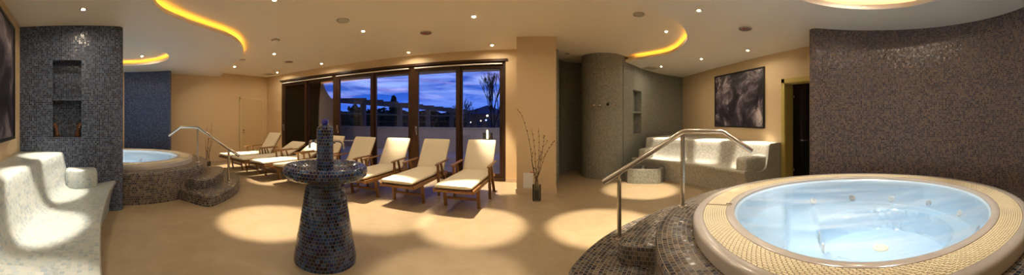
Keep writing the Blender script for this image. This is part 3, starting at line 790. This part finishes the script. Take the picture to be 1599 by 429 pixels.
# ------------------------------------------------------------------ loungers
def build_cushion(theta, blen):
    """one quilted pad bent at the hinge; lengthwise local y, foot at 0"""
    hy, hz = 1.30, .345; pts = []
    n1, n2 = 34, 22
    for i in range(n1+1): pts.append((hy*i/n1, hz, 0))
    for i in range(1, n2+1): s_ = blen*i/n2; pts.append((hy+s_*math.cos(theta), hz+s_*math.sin(theta), theta))
    # soften the bend
    pts = [(Vector((y, z)), a) for y, z, a in pts]
    P_ = []; W = .265; Tk = .032; m = 28; rnd = random.Random(3)
    N = len(pts)
    for i, (p, a) in enumerate(pts):
        a_ = sum(pts[min(max(i+k, 0), N-1)][1] for k in range(-2, 3))/5
        e = min(i, N-1-i); sh = min(1, .55+.2*e) if e < 3 else 1
        nv = Vector((-math.sin(a_), math.cos(a_))); row = []
        for k in range(m):
            t_ = 2*PI*k/m; cx = math.copysign(abs(math.cos(t_))**.35, math.cos(t_)); sz = math.copysign(abs(math.sin(t_))**.6, math.sin(t_))
            near = math.exp(-((i-n1)/4.5)**2)
            wr = near*.007*math.sin(i*2.4+3*cx)*(1 if sz > 0 else 0) + .004*noise.noise(Vector((cx*2, i*.3, 1)))
            h_ = Tk*sz*sh+wr*max(0, sz)+Tk
            c = p+nv*h_; row.append((cx*W*(.97+.03*sh), c.x, c.y))
        P_.append(row)
    b = MB(); V = b.grid(P_, None, cv=True); b.face(V[0]); b.face(list(reversed(V[-1]))); return b
def make_lounger(theta, blen, label):
    t = thing('sun_lounger', label, 'sun lounger', (0, 0, 0), 0, 'teak sun loungers facing away from the windows')
    wd = M['wood']
    fr = MB()
    for sx in (-1, 1): fr.bar((sx*.275, .02, .315), (sx*.275, 1.42, .315), .028, .055, .004)
    for y in (.03, .45, .85, 1.28): fr.bar((-.262, y, .312), (.262, y, .312), .035, .03, .003)
    fr.bar((-.262, .405, .13), (.262, .405, .13), .03, .035, .004)
    fo = obj('frame', fr, wd, t)
    sl = MB()
    for k in range(14): sl.box((0, .09+k*.088, .330), (.52, .05, .014), bev=.002)
    obj('seat_slats', sl, wd, t)
    for sx in (-1, 1):
        b = MB(); b.bar((sx*.255, .36, .32), (sx*.255, .425, 0.0), .026, .05, .004, up=(1, 0, 0)); obj('leg', b, wd, t)
        b = MB(); b.bar((sx*.300, .90, .525), (sx*.300, .955, 0.0), .024, .045, .004, up=(1, 0, 0)); obj('leg', b, wd, t)
        b = MB(); b.bar((sx*.300, 1.05, .525), (sx*.300, 1.14, .30), .022, .04, .004, up=(1, 0, 0)); obj('arm_support', b, wd, t)
        b = MB(); b.bar((sx*.262, 1.26, .34), (sx*.262, 1.47, 0.0), .026, .05, .004, up=(1, 0, 0)); obj('leg', b, wd, t)
        b = MB()
        pth = smooth_path([(sx*.302, .83, .528), (sx*.302, .95, .540), (sx*.302, 1.15, .545), (sx*.302, 1.38, .552)], 5)
        b.grid([[(p[0]-w, p[1], p[2]-.011) , (p[0]+w, p[1], p[2]-.011), (p[0]+w, p[1], p[2]+.011), (p[0]-w, p[1], p[2]+.011)] for p, w in [(p, .020+.008*math.sin(PI*min(1, i/7))) for i, p in enumerate(pth)]], None, cv=True)
        for e_ in (0, -1): pass
        b.box((sx*.302, .825, .528), (.045, .03, .024), bev=.008); b.box((sx*.302, 1.385, .552), (.045, .03, .024), bev=.008)
        obj('armrest', b, wd, t, 40)
    bk = MB(); c_, s_ = math.cos(theta), math.sin(theta)
    for sx in (-1, 1): bk.bar((sx*.235, 1.29, .325), (sx*.235, 1.29+(blen-.01)*c_, .325+(blen-.01)*s_), .026, .035, .003, up=(1, 0, 0))
    for k in range(6):
        q = .06+k*(blen-.1)/5; bk.bar((-.225, 1.29+q*c_, .325+q*s_), (.225, 1.29+q*c_, .325+q*s_), .04, .014, .002, up=(0, -s_, c_))
    obj('backrest_frame', bk, wd, t)
    b = MB(); q = blen*.55
    for sx in (-1, 1): b.bar((sx*.20, 1.29+q*c_+.005, .325+q*s_-.012), (sx*.20, min(1.44, 1.30+q*c_*1.6), .33), .02, .02, .002, up=(1, 0, 0))
    b.bar((-.262, 1.40, .325), (.262, 1.40, .325), .025, .025, .002)
    obj('backrest_prop', b, wd, t)
    obj('cushion', build_cushion(theta, blen), M['cushion'], t, 60)
    return t
th_hi, th_lo = math.radians(56), math.radians(27)
names = ['steep-backed lounger nearest the pillar, standing at the window end by the vase', 'steep-backed lounger, second from the pillar', 'steep-backed lounger, third from the pillar, brightly lit',
         'steep-backed lounger just beside the fountain bowl on the pillar side', 'steep-backed lounger mostly hidden behind the fountain column', 'low-backed lounger just past the fountain column on the beige door side',
         'low-backed lounger, second from the beige door', 'steep-backed lounger closest to the small beige door']
spots = [(-1.215, 3.76, 0.0), (-2.065, 3.75, .02), (-2.87, 3.72, .03), (-3.66, 3.66, .02), (-4.46, 3.62, .02), (-5.22, 3.58, .0), (-5.92, 3.52, .0), (-6.66, 3.55, .0)]
hi = make_lounger(th_hi, .64, 'cream cushioned teak '+names[0]); lo = make_lounger(th_lo, .66, 'cream cushioned teak '+names[5])
for i, (x, y, rz) in enumerate(spots):
    src = lo if i in (5, 6) else hi
    first = (i == 0) or (i == 5)
    o = src if first else dup(src)
    o.location = (x, y, 0); o.rotation_euler = (0, 0, -.03+rz); o['label'] = 'cream cushioned teak '+names[i]

# ------------------------------------------------------------------ vases with branches
def branch(b_, pts, r):
    pth = smooth_path(pts, 6); n = len(pth)
    b_.tube(pth, [r*(1-.75*i/n) for i in range(n)], 6); return pth
def vase(loc, rad, hgt, label, blabel, group, specs, seed):
    rnd = random.Random(seed)
    t = thing('glass_vase', label, 'vase', (*loc, 0))
    obj('vase_glass', MB().lathe([(.001, .001), (rad*.92, .001), (rad, .012), (rad, hgt), (rad-.006, hgt), (rad-.006, .02), (.001, .02)], 32), M['vase_glass'], t, 50)
    b = MB(); b.lathe([(.001, .022), (rad-.009, .022), (rad-.009, hgt*.62), (.001, hgt*.66)], 24); o = obj('pebble_filling', b, M['pebble'], t); o['kind'] = 'stuff'
    for k, sp in enumerate(specs):
        b = MB(); a = 2*PI*k/len(specs); bx, by = rad*.4*math.cos(a), rad*.4*math.sin(a)
        pts = [(bx, by, hgt*.66), (bx*1.2+sp[0]*.1, by*1.2, hgt+.06)]
        for (s_, z) in sp[2]: pts.append((bx+s_, by+sp[1]*z*.3+rnd.uniform(-.01, .01), z))
        pth = branch(b, pts, .0065)
        for i in range(6, len(pth)-1, 1):
            p = pth[i]; dr2 = Vector((rnd.uniform(-1, 1), rnd.uniform(-.4, .4), .9)).normalized()
            if i % 2 == 0:
                b.sphere(p+dr2*.010, .0075, 4, 1.6)
            if i in sp[3]:
                e = p+Vector((rnd.choice((-1, 1))*.07, rnd.uniform(-.03, .03), .10)); b.tube([p, (p+e)/2+Vector((.008, 0, 0)), e], [.003, .0025, .0015], 5); b.sphere(e, .007, 4, 1.5)
        o = obj('willow_branch', b, M['bark'], None, 50); o.location = (*loc, 0); tag(o, blabel, 'branch', group)
sps = [(-.2, .2, [(-.08, .5), (-.15, .95), (-.26, 1.32), (-.36, 1.46)], ()), (-.05, -.3, [(-.03, .5), (-.05, .85), (-.09, 1.12)], (14,)), (.05, .3, [(.03, .5), (.045, .9), (.03, 1.15)], ()),
       (.1, 0, [(.05, .4), (.11, .75), (.14, .98), (.135, 1.02)], (16, 20)), (.2, -.2, [(.06, .42), (.15, .70), (.26, .88), (.31, .95)], (12,)), (0, .1, [(-.02, .4), (.06, .66), (.07, .8)], (10,)), (-.1, 0, [(-.05, .4), (-.09, .62), (-.07, .8)], ())]
vx, vy = P(838, 313, 0)
vase((vx, vy), .068, .25, 'clear glass cylinder vase of pebbles standing on the floor before the pillar', 'budded bare branch in the glass vase before the pillar', 'branches in the vase by the pillar', sps, 4)
vase((-6.30, 2.95), .075, .30, 'glass floor vase behind the handrail of the smaller whirlpool', 'bare branch in the vase behind the smaller whirlpool', 'branches in the vase behind the whirlpool',
     [(-.1, .2, [(-.08, .5), (-.10, .8), (-.13, 1.0)], (8,)), (.1, 0, [(.02, .5), (.10, .9), (.14, 1.22)], (12,)), (.2, 0, [(.10, .5), (.20, .75), (.24, .95)], ()), (0, 0, [(0, .5), (-.03, .9), (.06, 1.10)], (12,)), (.2, -.3, [(.14, .55), (.24, .8), (.30, .86)], (9,))], 9)
t = thing('access_panel', 'small pale access panel with a red tag low on the pillar', 'panel', (-.30, 5.12, .08))
b = MB(); b.box((0, -.006, .15), (.20, .012, .30), bev=.003); obj('panel_frame', b, M['white_panel'], t)
b = MB(); b.box((0, -.014, .15), (.165, .006, .265), bev=.002); obj('panel_door', b, M['white'], t)
b = MB(); b.box((.06, -.014, .292), (.06, .008, .014), bev=.002); obj('tag', b, M['red'], t)

# ------------------------------------------------------------------ ceiling fittings and lamps
def spot(parent, energy, aim, loc, size, blend, color):
    l = bpy.data.lights.new('halogen_spot', 'SPOT'); l.energy = energy; l.color = color; l.spot_size = math.radians(size); l.spot_blend = blend; l.shadow_soft_size = .028
    o = bpy.data.objects.new('halogen_spot', l); COL.objects.link(o); o.parent = parent; o.location = (0, 0, -.012)
    o.rotation_euler = (Vector(aim)-Vector(loc)).to_track_quat('-Z', 'Y').to_euler()
KW = 3.2
WARM = (1, .81, .58)
proto = {}
def downlight(x, y, z, label, aim=None, energy=130, size=31, blend=.5, on=True, color=WARM, bulb=1):
    t = thing('downlight', label, 'downlight', (x, y, z), 0, 'recessed ceiling downlights')
    k = on
    if k not in proto:
        a = obj('trim_ring', MB().lathe([(.028, -.002), (.030, -.009), (.044, -.009), (.048, 0)], 24), M['chrome'], t, 40)
        c = obj('bulb', MB().disc((0, 0, -.004), .019, 20, up=-1), M['bulb' if on else 'bulb_off'], t)
        proto[k] = (a.data, c.data)
    else:
        for nm, me in zip(('trim_ring', 'bulb'), proto[k]):
            o = bpy.data.objects.new(nm, me); COL.objects.link(o); o.parent = t
    if on: spot(t, energy*KW, aim or (x, y, 0), (x, y, z), size, blend, color)
def CP(px, py, z=CZ): return P(px, py, z)
DL = [((567, 48.4), 'downlight in the open ceiling above and before the third lounger', (-2.15, 3.45)),
      ((740, 25.6), 'downlight in the open ceiling before the lounger nearest the pillar', (-.90, 3.55)),
      ((768, 70.4), 'downlight close over the window nearest the pillar', (-.85, 5.65)),
      ((638, 81.7), 'downlight close over the window wall at the middle window post', (-2.75, 5.6)),
      ((502, 99.3), 'downlight close over the window wall above the first window post', (-5.1, 5.6)),
      ((428, 84), 'downlight beside the dark-red ceiling speaker, before the low-backed loungers', (-5.0, 4.0)),
      ((433, 113), 'downlight close to the far corner by the small beige door', (-7.0, 5.6)),
      ((366.4, 104), 'downlight at the tip of the wavy cove near the beige door', (-6.8, 4.1)),
      ((1040.3, 49), 'downlight just inside the bulging cove by the tiled column', (1.72, 5.15))]
for (px, py), lb, aim in DL:
    x, y = CP(px, py); downlight(x, y, CZ, lb, (*aim, 0), energy=88)
downlight(-2.80, 2.18, CZ, 'downlight over the floor between the fountain and the whirlpool steps', (-3.0, 2.28, 0), 88)
downlight(.62, 3.28, CZ, 'downlight over the floor beside the lower end of the foreground handrail', (.68, 3.52, 0), 90)
downlight(-.70, 2.0, CZ, 'downlight over the open floor between fountain and foreground steps', (-.75, 2.2, 0), 26)
x, y = CP(885.6, 83.4); downlight(x, y, CZ, 'unlit downlight before the dark tiled recess', on=False)
SW = (1, .87, .70)
for (px, py), lb, aim, e in (((130, 14), 'downlight in the lowered ceiling before the dark niche wall', (-3.72, -.35, .5), 58),
        ((1095, 91.7), 'middle downlight over the curved grey bench', (3.55, 5.55, .45), 78), ((1032.4, 103.5), 'downlight over the curved bench nearest the grey niche wall', (2.85, 6.4, .45), 78), ((1167.3, 78.6), 'downlight over the curved bench nearest the dark doorway', (3.75, 4.4, .5), 66)):
    x, y = CP(px, py, SZ); downlight(x, y, SZ, lb, aim, e, 29, .5, color=SW)
downlight(-2.35, -.02, SZ, 'downlight in the lowered ceiling over the middle of the sage bench', (-2.55, -.35, .5), 58, 27, .5, color=SW)
downlight(-1.25, .0, SZ, 'downlight in the lowered ceiling over the near end of the sage bench', (-1.45, -.25, .5), 26, 27, .5, color=SW)
x, y = CP(221.5, 87.8); downlight(x, y, CZ, 'downlight inside the round recess over the smaller whirlpool', (C2[0], C2[1], 0), 34, 60, .6, color=(1, .9, .78))
downlight(C2[0]-.1, C2[1]-.45, CZ, 'second downlight inside the recess over the smaller whirlpool, hidden by the niche wall', (C2[0], C2[1]-.3, 0), 30, 60, .6, color=(1, .9, .78))
for k, (dx, dy) in enumerate(((-.45, .35), (.45, .35), (0, -.5))):
    downlight(C1[0]+dx, C1[1]+dy, CZ, ['downlight in the round recess over the large whirlpool, towards its steps', 'downlight in the round recess over the large whirlpool, towards the brown mosaic wall', 'downlight in the round recess over the large whirlpool, nearest the photographer'][k],
              (C1[0]+dx*1.1, C1[1]+dy*1.1, 0), 18, 62, .7, color=(1, .90, .80))
downlight(1.75, 3.1, SZ, 'downlight in the lowered ceiling over the steps of the large whirlpool', (1.55, 3.0, 0), 30, 40, .7)

def ceiling_disc(px, py, r, mat, label, cat, name, dot=None, z=CZ):
    x, y = CP(px, py, z); t = thing(name, label, cat, (x, y, z))
    obj('grille', MB().lathe([(.001, -.010), (r*.82, -.010), (r*.86, -.006)], 32), mat, t, 40)
    obj('trim_ring', MB().lathe([(r*.86, -.006), (r*.90, -.014), (r*.97, -.012), (r, 0)], 32), M['grey_plastic'], t, 40)
    if dot: obj('indicator_light', MB().sphere((-.3*r, 0, -.012), .012, 8), M['red'], t, 40)
ceiling_disc(535.7, 31.6, .095, M['grey_plastic'], 'round grey ceiling speaker above the fountain', 'ceiling speaker', 'ceiling_speaker')
ceiling_disc(997.5, 22, .08, M['grey_plastic'], 'round grey ceiling speaker near the bulging cove', 'ceiling speaker', 'ceiling_speaker')
ceiling_disc(377.6, 93, .095, M['grey_plastic'], 'round grey ceiling speaker at the tip of the wavy cove', 'ceiling speaker', 'ceiling_speaker')
ceiling_disc(451, 96.2, .11, M['sensor'], 'round dark-red ceiling sensor above the low-backed loungers', 'ceiling sensor', 'ceiling_sensor', 1)
ceiling_disc(665, 51, .10, M['sensor'], 'round dark-red ceiling sensor before the middle window post', 'ceiling sensor', 'ceiling_sensor', 1)
ceiling_disc(1163.8, 44.5, .10, M['sensor'], 'round dark-red ceiling sensor on the lowered ceiling before the painting wall', 'ceiling sensor', 'ceiling_sensor', 1, SZ)
x, y = CP(430.5, 61.5); t = thing('smoke_detector', 'small boxy smoke detector on the open ceiling above the low-backed loungers', 'smoke detector', (x, y, CZ))
b = MB(); b.box((0, 0, -.012), (.12, .12, .024), bev=.006); obj('base_box', b, M['grey_plastic'], t); b = MB(); b.lathe([(.045, -.024), (.042, -.045), (.03, -.055), (.001, -.056)], 24); obj('sensor_cap', b, M['white'], t, 50)
def vent(px, py, z, s, label):
    x, y = CP(px, py, z); t = thing('ceiling_vent', label, 'air vent', (x, y, z), .3)
    b = MB(); 
    for k in range(7): b.box((0, -s/2+.03+k*(s-.06)/6, -.006), (s-.03, (s-.06)/9, .008))
    obj('louvre', b, M['grey_plastic'], t); b = MB()
    for c, d in (((0, s/2, -.006), (s+.02, .02, .012)), ((0, -s/2, -.006), (s+.02, .02, .012)), ((s/2, 0, -.006), (.02, s-.02, .012)), ((-s/2, 0, -.006), (.02, s-.02, .012))): b.box(c, d)
    obj('frame', b, M['soffit'], t)
vent(1015.5, 106, SZ, .34, 'square air vent in the lowered ceiling over the curved grey niche wall')
vent(421.5, 115.5, CZ, .36, 'square air vent in the ceiling near the far beige corner')

# ------------------------------------------------------------------ outside at dusk
def W(px, py, D): t = (px-X0)/F; return (D*math.sin(t), D*math.cos(t), H-(py-HY)*D/F)
b = MB(); b.box((-8, 9.2, -.08), (26, 5.7, .1)); struct('terrace_ground', b, M['concrete'])
b = MB(); b.box((-7, 40, -2.6), (90, 56, .2)); struct('landscape_ground', b, M['leaf'])
b = MB(); b.box((-8.0, 11.5, .43), (26, .22, .94)); b.box((-8.0, 11.5, .92), (26, .30, .05)); struct('terrace_parapet', b, M['concrete'])
t = thing('terrace_railing', 'thin steel railing along the top of the terrace parapet', 'railing', (-8, 11.5, .945))
for z in (.22, .50): b = MB(); b.tube([(-12.9, 0, z), (12.9, 0, z)], .008, 8); obj('rail', b, M['ext_wood'], t, 50)
for k in range(14): b = MB(); b.tube([(-12.5+k*1.9, 0, 0), (-12.5+k*1.9, 0, .52)], .010, 8); obj('post', b, M['ext_wood'], t, 50)
b = MB(); b.box((-4.6, 7.10, 2.72), (9.4, 1.62, .10)); struct('added_canopy', b, M['soffit'])  # added canopy that carries the invented parapet lamps
for k, x_ in enumerate((-6.2, -2.83, -.6)):  # added lamps that warm and brighten the parapet
    downlight(x_, 7.66, 2.665, 'added outdoor downlight brightening the parapet beyond the %s window bay' % ('far', 'middle', 'nearest')[k], (x_, 11.4, .2), 9, 80, .8)
# neighbouring wing with a curved gable
b = MB(); g_ = [(-16, -.05), (-7.35, -.05), (-7.35, 1.95), (-7.55, 2.1), (-7.8, 2.4), (-8.0, 2.8), (-8.12, 3.3), (-8.2, 3.9), (-8.25, 4.6), (-16, 4.6)]
vs0 = [b.bm.verts.new((x, 8.6, z)) for x, z in g_]; vs1 = [b.bm.verts.new((x*1.27-.05, 10.8, z)) for x, z in g_]
b.face(vs0); b.face(list(reversed(vs1)))
for i in range(len(g_)): j = (i+1) % len(g_); b.face([vs0[i], vs1[i], vs1[j], vs0[j]])
bw = thing('neighbouring_building', 'dark rendered building wing with a sloping gable outside the window by the far corner', 'building', (-8, 8.6, -.03))
obj('wall', b, M['ext_wall'], bw, off=(-8, 8.6, -.03))
b = MB()
for k in range(16): b.box((-9.6, 8.58, 1.6+k*.12), (1.3, .05, .05))
obj('louvre_panel', b, M['roof'], bw, off=(-8, 8.6, -.03))
b = MB(); b.box((-10.6, 8.57, 1.0), (.9, .06, 2.0)); obj('door', b, M['window_wood'], bw, off=(-8, 8.6, -.03))
# pergola
t = thing('pergola', 'long timber pergola with a lean-to beam receding across the terrace', 'pergola', (0, 0, 0))
pa, pb = Vector(W(522, 157, 13.0)), Vector(W(733, 176.0, 24.0))
def pg(f, dz=0): q = pa.lerp(pb, f); return Vector((q.x, q.y, q.z+dz))
def ray_f(px):
    th = (px-X0)/F
    for k in range(1000):
        q = pa.lerp(pb, k/999)
        if math.atan2(q.x, q.y) >= th: return k/999
    return 1
t.location = (pa.x, pa.y, -.03); of = (pa.x, pa.y, -.03)
b = MB(); b.bar(pg(0), pg(1), .12, .16); obj('top_beam', b, M['ext_wood'], t, off=of)
b = MB(); b.bar(pg(0, -.55)+Vector((.0, .1, 0)), pg(1, -.30)+Vector((0, .1, 0)), .05, .07); obj('lower_rail', b, M['ext_wood'], t, off=of)
for px in (567, 624, 668, 705, 731):
    f = ray_f(px); q = pg(f); b = MB(); b.box((q.x, q.y, (q.z-2.5)/2), (.20+.1*f, .20, q.z+2.5)); obj('post', b, M['ext_wood'], t, off=of)
for k in range(12):
    q = pg(.04+k*.083); b = MB(); b.bar(q+Vector((-.5, -.3, .10)), q+Vector((.9, .5, .10)), .06, .08); obj('rafter', b, M['ext_wood'], t, off=of)
# hip-roofed house
hx, hy, _ = W(757, 186, 36); t = thing('hip_roofed_house', 'low house with a dark pyramid roof beyond the terrace', 'house', (hx, hy, -2.5))
wz = 4.4; b = MB(); b.box((0, 2, wz/2), (5.4, 4.0, wz)); obj('wall', b, M['ext_wall'], t)
b = MB(); ap = b.bm.verts.new((-.1, 2, 5.55)); ring_ = [b.bm.verts.new(q) for q in ((-3.0, -.4, wz), (3.0, -.4, wz), (3.0, 4.4, wz), (-3.0, 4.4, wz))]
for i in range(4): b.face([ring_[i], ring_[(i+1) % 4], ap])
b.face(list(reversed(ring_))); obj('roof', b, M['roof'], t)
for k in range(4): b = MB(); b.box((-1.9+k*1.25, -.03, 3.2), (.6, .06, 1.0)); obj('window', b, M['roof'], t)
def lamp(px, py, D, z0, r, label, mat, group=None):
    x, y, z = W(px, py, D); t = thing('garden_lamp', label, 'lamp', (x, y, z0))
    obj('pole', MB().tube([(0, 0, 0), (0, 0, z-z0)], .03, 8), M['dark'], t); obj('globe', MB().sphere((0, 0, z-z0), r, 8), mat, t, 50)
lamp(761, 180.5, 29, -2.5, .075, 'brightest garden lamp on a pole before the pyramid roof', M['lamp_ext'])
lamp(751, 188.5, 30, -2.5, .035, 'small garden lamp on the side of the house nearer the pergola', M['lamp_ext'])
lamp(772, 188.5, 30, -2.5, .035, 'small garden lamp on the side of the house nearer the pillar', M['lamp_ext'])
lamp(735, 191, 30, -2.5, .03, 'small pale garden lamp at the end of the pergola', M['lamp_ext'])
lamp(759, 187.5, 31, -2.5, .08, 'blue-glowing garden lamp under the brightest lamp', M['lamp_blue'])
x, y, z = W(761, 209, 9.0); t = thing('lamp_reflection', 'slim glowing bar imitating a lamp reflection, before a dark box on the terrace', 'lamp', (x, y, -.03))  # glowing bar on a stand imitates a lamp reflected in water
b = MB(); b.box((0, .06, .45), (.30, .05, .90), bev=.01); obj('dark_box', b, M['dark'], t); b = MB(); b.tube([(0, 0, z-.11), (0, 0, z+.14)], .014, 8); obj('reflection_bar', b, M['lamp_ext'], t)
b = MB(); b.box((0, 0, .02), (.4, .3, .04), bev=.01); obj('base', b, M['dark'], t)
# trees
b = MB(); rn_ = random.Random(5); pr_ = []
for k in range(90):
    th = -1.0+k*.0125; D = 44; zz = 1.28+(12+4*noise.noise(Vector((k*.35, 0, 0)))+3*noise.noise(Vector((k*1.3, 3, 0))))*D/F
    pr_.append([(D*math.sin(th), D*math.cos(th), -2.5), (D*math.sin(th), D*math.cos(th), zz), (D*math.sin(th)*1.08, D*math.cos(th)*1.08, zz+.1), (D*math.sin(th)*1.08, D*math.cos(th)*1.08, -2.5)])
b.grid(pr_); o = obj('distant_woods', b, M['leaf']); o['kind'] = 'stuff'; tag(o, 'dark line of distant woods on the horizon behind the pergola', 'woods')
def leaf_crown(b, c, r, rnd, n=150, sz=.30, cone=False):
    for _ in range(n):
        if cone:
            h = rnd.random(); a = rnd.uniform(0, 2*PI); rr = r*(1-h)*rnd.uniform(.5, 1.0); p = Vector((c[0]+rr*math.cos(a), c[1]+rr*math.sin(a), c[2]+h*r*3.0))
        else:
            d = Vector((rnd.gauss(0, 1), rnd.gauss(0, 1), rnd.gauss(0, 1))).normalized()*rnd.uniform(.45, 1.0); p = Vector(c)+Vector((d.x*r[0], d.y*r[1], d.z*r[2]))
        q = Matrix.Rotation(rnd.uniform(0, 6), 3, 'Z')@Matrix.Rotation(rnd.uniform(0, 6), 3, 'X'); s_ = sz*rnd.uniform(.6, 1.2)
        vs = [b.bm.verts.new(p+q@Vector(w)*s_) for w in ((-1, -.6, 0), (0, -.9, .2), (1, 0, 0), (.3, .9, .15), (-.8, .6, -.1))]; b.face(vs)
rnd = random.Random(11)
TR_ = [(533, 172, 24), (552, 164, 28), (575, 170, 30), (596, 168, 27), (612, 172, 30), (655, 176, 32), (676, 172, 34), (698, 176, 36), (714, 178, 33)]
for k, (px, py, D) in enumerate(TR_):
    x, y, z = W(px, py, D); t = thing('dark_tree', 'dark bushy tree silhouetted against the dusk sky beyond the terrace', 'tree', (x, y, -2.5), 0, 'dusky trees beyond the terrace')
    hh = z+2.5; b = MB(); r = (1.1, 1.0, hh*.36); leaf_crown(b, (0, 0, hh-r[2]), r, rnd, 420, .30)
    obj('crown', b, M['leaf'], t); b = MB(); b.tube([(0, 0, 0), (.05, 0, hh*.5), (0, 0, hh*.8)], [.12, .09, .04], 8); obj('trunk', b, M['trunk'], t)
x, y, z = W(615, 154, 25); t = thing('conifer', 'pointed dark conifer rising above the pergola beam', 'tree', (x, y, -2.5))
b = MB(); leaf_crown(b, (0, 0, z+2.5-1.25*3+.1), 1.25, rnd, 700, .22, True); leaf_crown(b, (0, 0, 1.0), (1.2, 1.2, 1.2), rnd, 150, .3); obj('crown', b, M['leaf'], t)
b = MB(); b.tube([(0, 0, 0), (0, 0, z+2.3)], [.15, .02], 8); obj('trunk', b, M['trunk'], t)
def bare_tree(px, py, D, spread, label, depth=6, seed=1):
    x, y, z = W(px, py, D); t = thing('bare_tree', label, 'tree', (x, y, -2.5)); rn = random.Random(seed); hh = z+2.5
    b = MB()
    def grow(p, d, L, r, k):
        q = p+d*L; m_ = (p+q)/2+Vector((rn.uniform(-1, 1), rn.uniform(-1, 1), 0))*L*.06
        b.tube([p, m_, q], [r, r*.85, r*.7], 5 if k > 2 else 8, cap=False)
        if k >= depth: return
        for _ in range(3 if k > 1 else 4):
            nd = (d+Vector((rn.uniform(-1, 1)*spread, rn.uniform(-1, 1)*spread, rn.uniform(-.1, .5)))).normalized(); grow(q, nd, L*rn.uniform(.62, .8), r*.62, k+1)
    grow(Vector((0, 0, 0)), Vector((0, 0, 1)), hh*.36, .12, 1); obj('branches', b, M['trunk'], t, 50)
bare_tree(771, 134, 27, .42, 'tall bare winter tree beside the pyramid roof', 6, 5)
bare_tree(722, 158, 30, .42, 'smaller bare tree between pergola end and pyramid roof', 5, 8)

# dusk sky
w = bpy.data.worlds.new('dusk_sky'); scene.world = w; w.use_nodes = True; nt = w.node_tree; nt.nodes.clear(); g = NT(nt)
tc = g.n('ShaderNodeTexCoord'); sp = g.n('ShaderNodeSeparateXYZ'); g.l(tc.outputs['Generated'], sp.inputs[0])
base = g.ramp(sp.outputs[2], [(.0, (.20, .26, .60)), (.03, (.04, .13, .62)), (.09, (.012, .07, .42)), (.2, (.012, .05, .36)), (1, (.01, .03, .2))])
mp = g.n('ShaderNodeMapping'); mp.inputs['Scale'].default_value = (1.6, 1.6, 11); g.l(tc.outputs['Generated'], mp.inputs[0])
no = g.noise(mp.outputs[0], 1.7, 7, .58, .5)
band_ = g.ramp(sp.outputs[2], [(.0, (.15,)*3), (.035, (.10,)*3), (.075, (.75,)*3), (.14, (1,)*3), (.20, (.5,)*3), (.35, (.2,)*3)])
f = g.math('MULTIPLY', g.ramp(no.outputs[0], [(.44, (0,)*3), (.60, (1,)*3)]), band_)
c = g.mix(f, base, (.26, .36, .80))
n2 = g.noise(mp.outputs[0], 2.6, 5, .6, .3)
f2 = g.math('MULTIPLY', g.ramp(n2.outputs[0], [(.52, (0,)*3), (.68, (1,)*3)]), band_)
c = g.mix(g.math('MULTIPLY', f2, .35), c, (.60, .42, .66))
bg = g.n('ShaderNodeBackground'); g.l(c, bg.inputs[0]); bg.inputs[1].default_value = .62
o = g.n('ShaderNodeOutputWorld'); g.l(bg.outputs[0], o.inputs[0])

# ------------------------------------------------------------------ picture settings
vs = scene.view_settings; vs.view_transform = 'Standard'; vs.look = 'None'; vs.gamma = 1; vs.exposure = 1.46; vs.use_curve_mapping = False
try:
    cy = scene.cycles; cy.use_denoising = True; cy.max_bounces = 10; cy.diffuse_bounces = 6; cy.glossy_bounces = 4; cy.transparent_max_bounces = 16; cy.sample_clamp_indirect = 6; cy.use_light_tree = True; cy.caustics_reflective = False
except Exception: pass
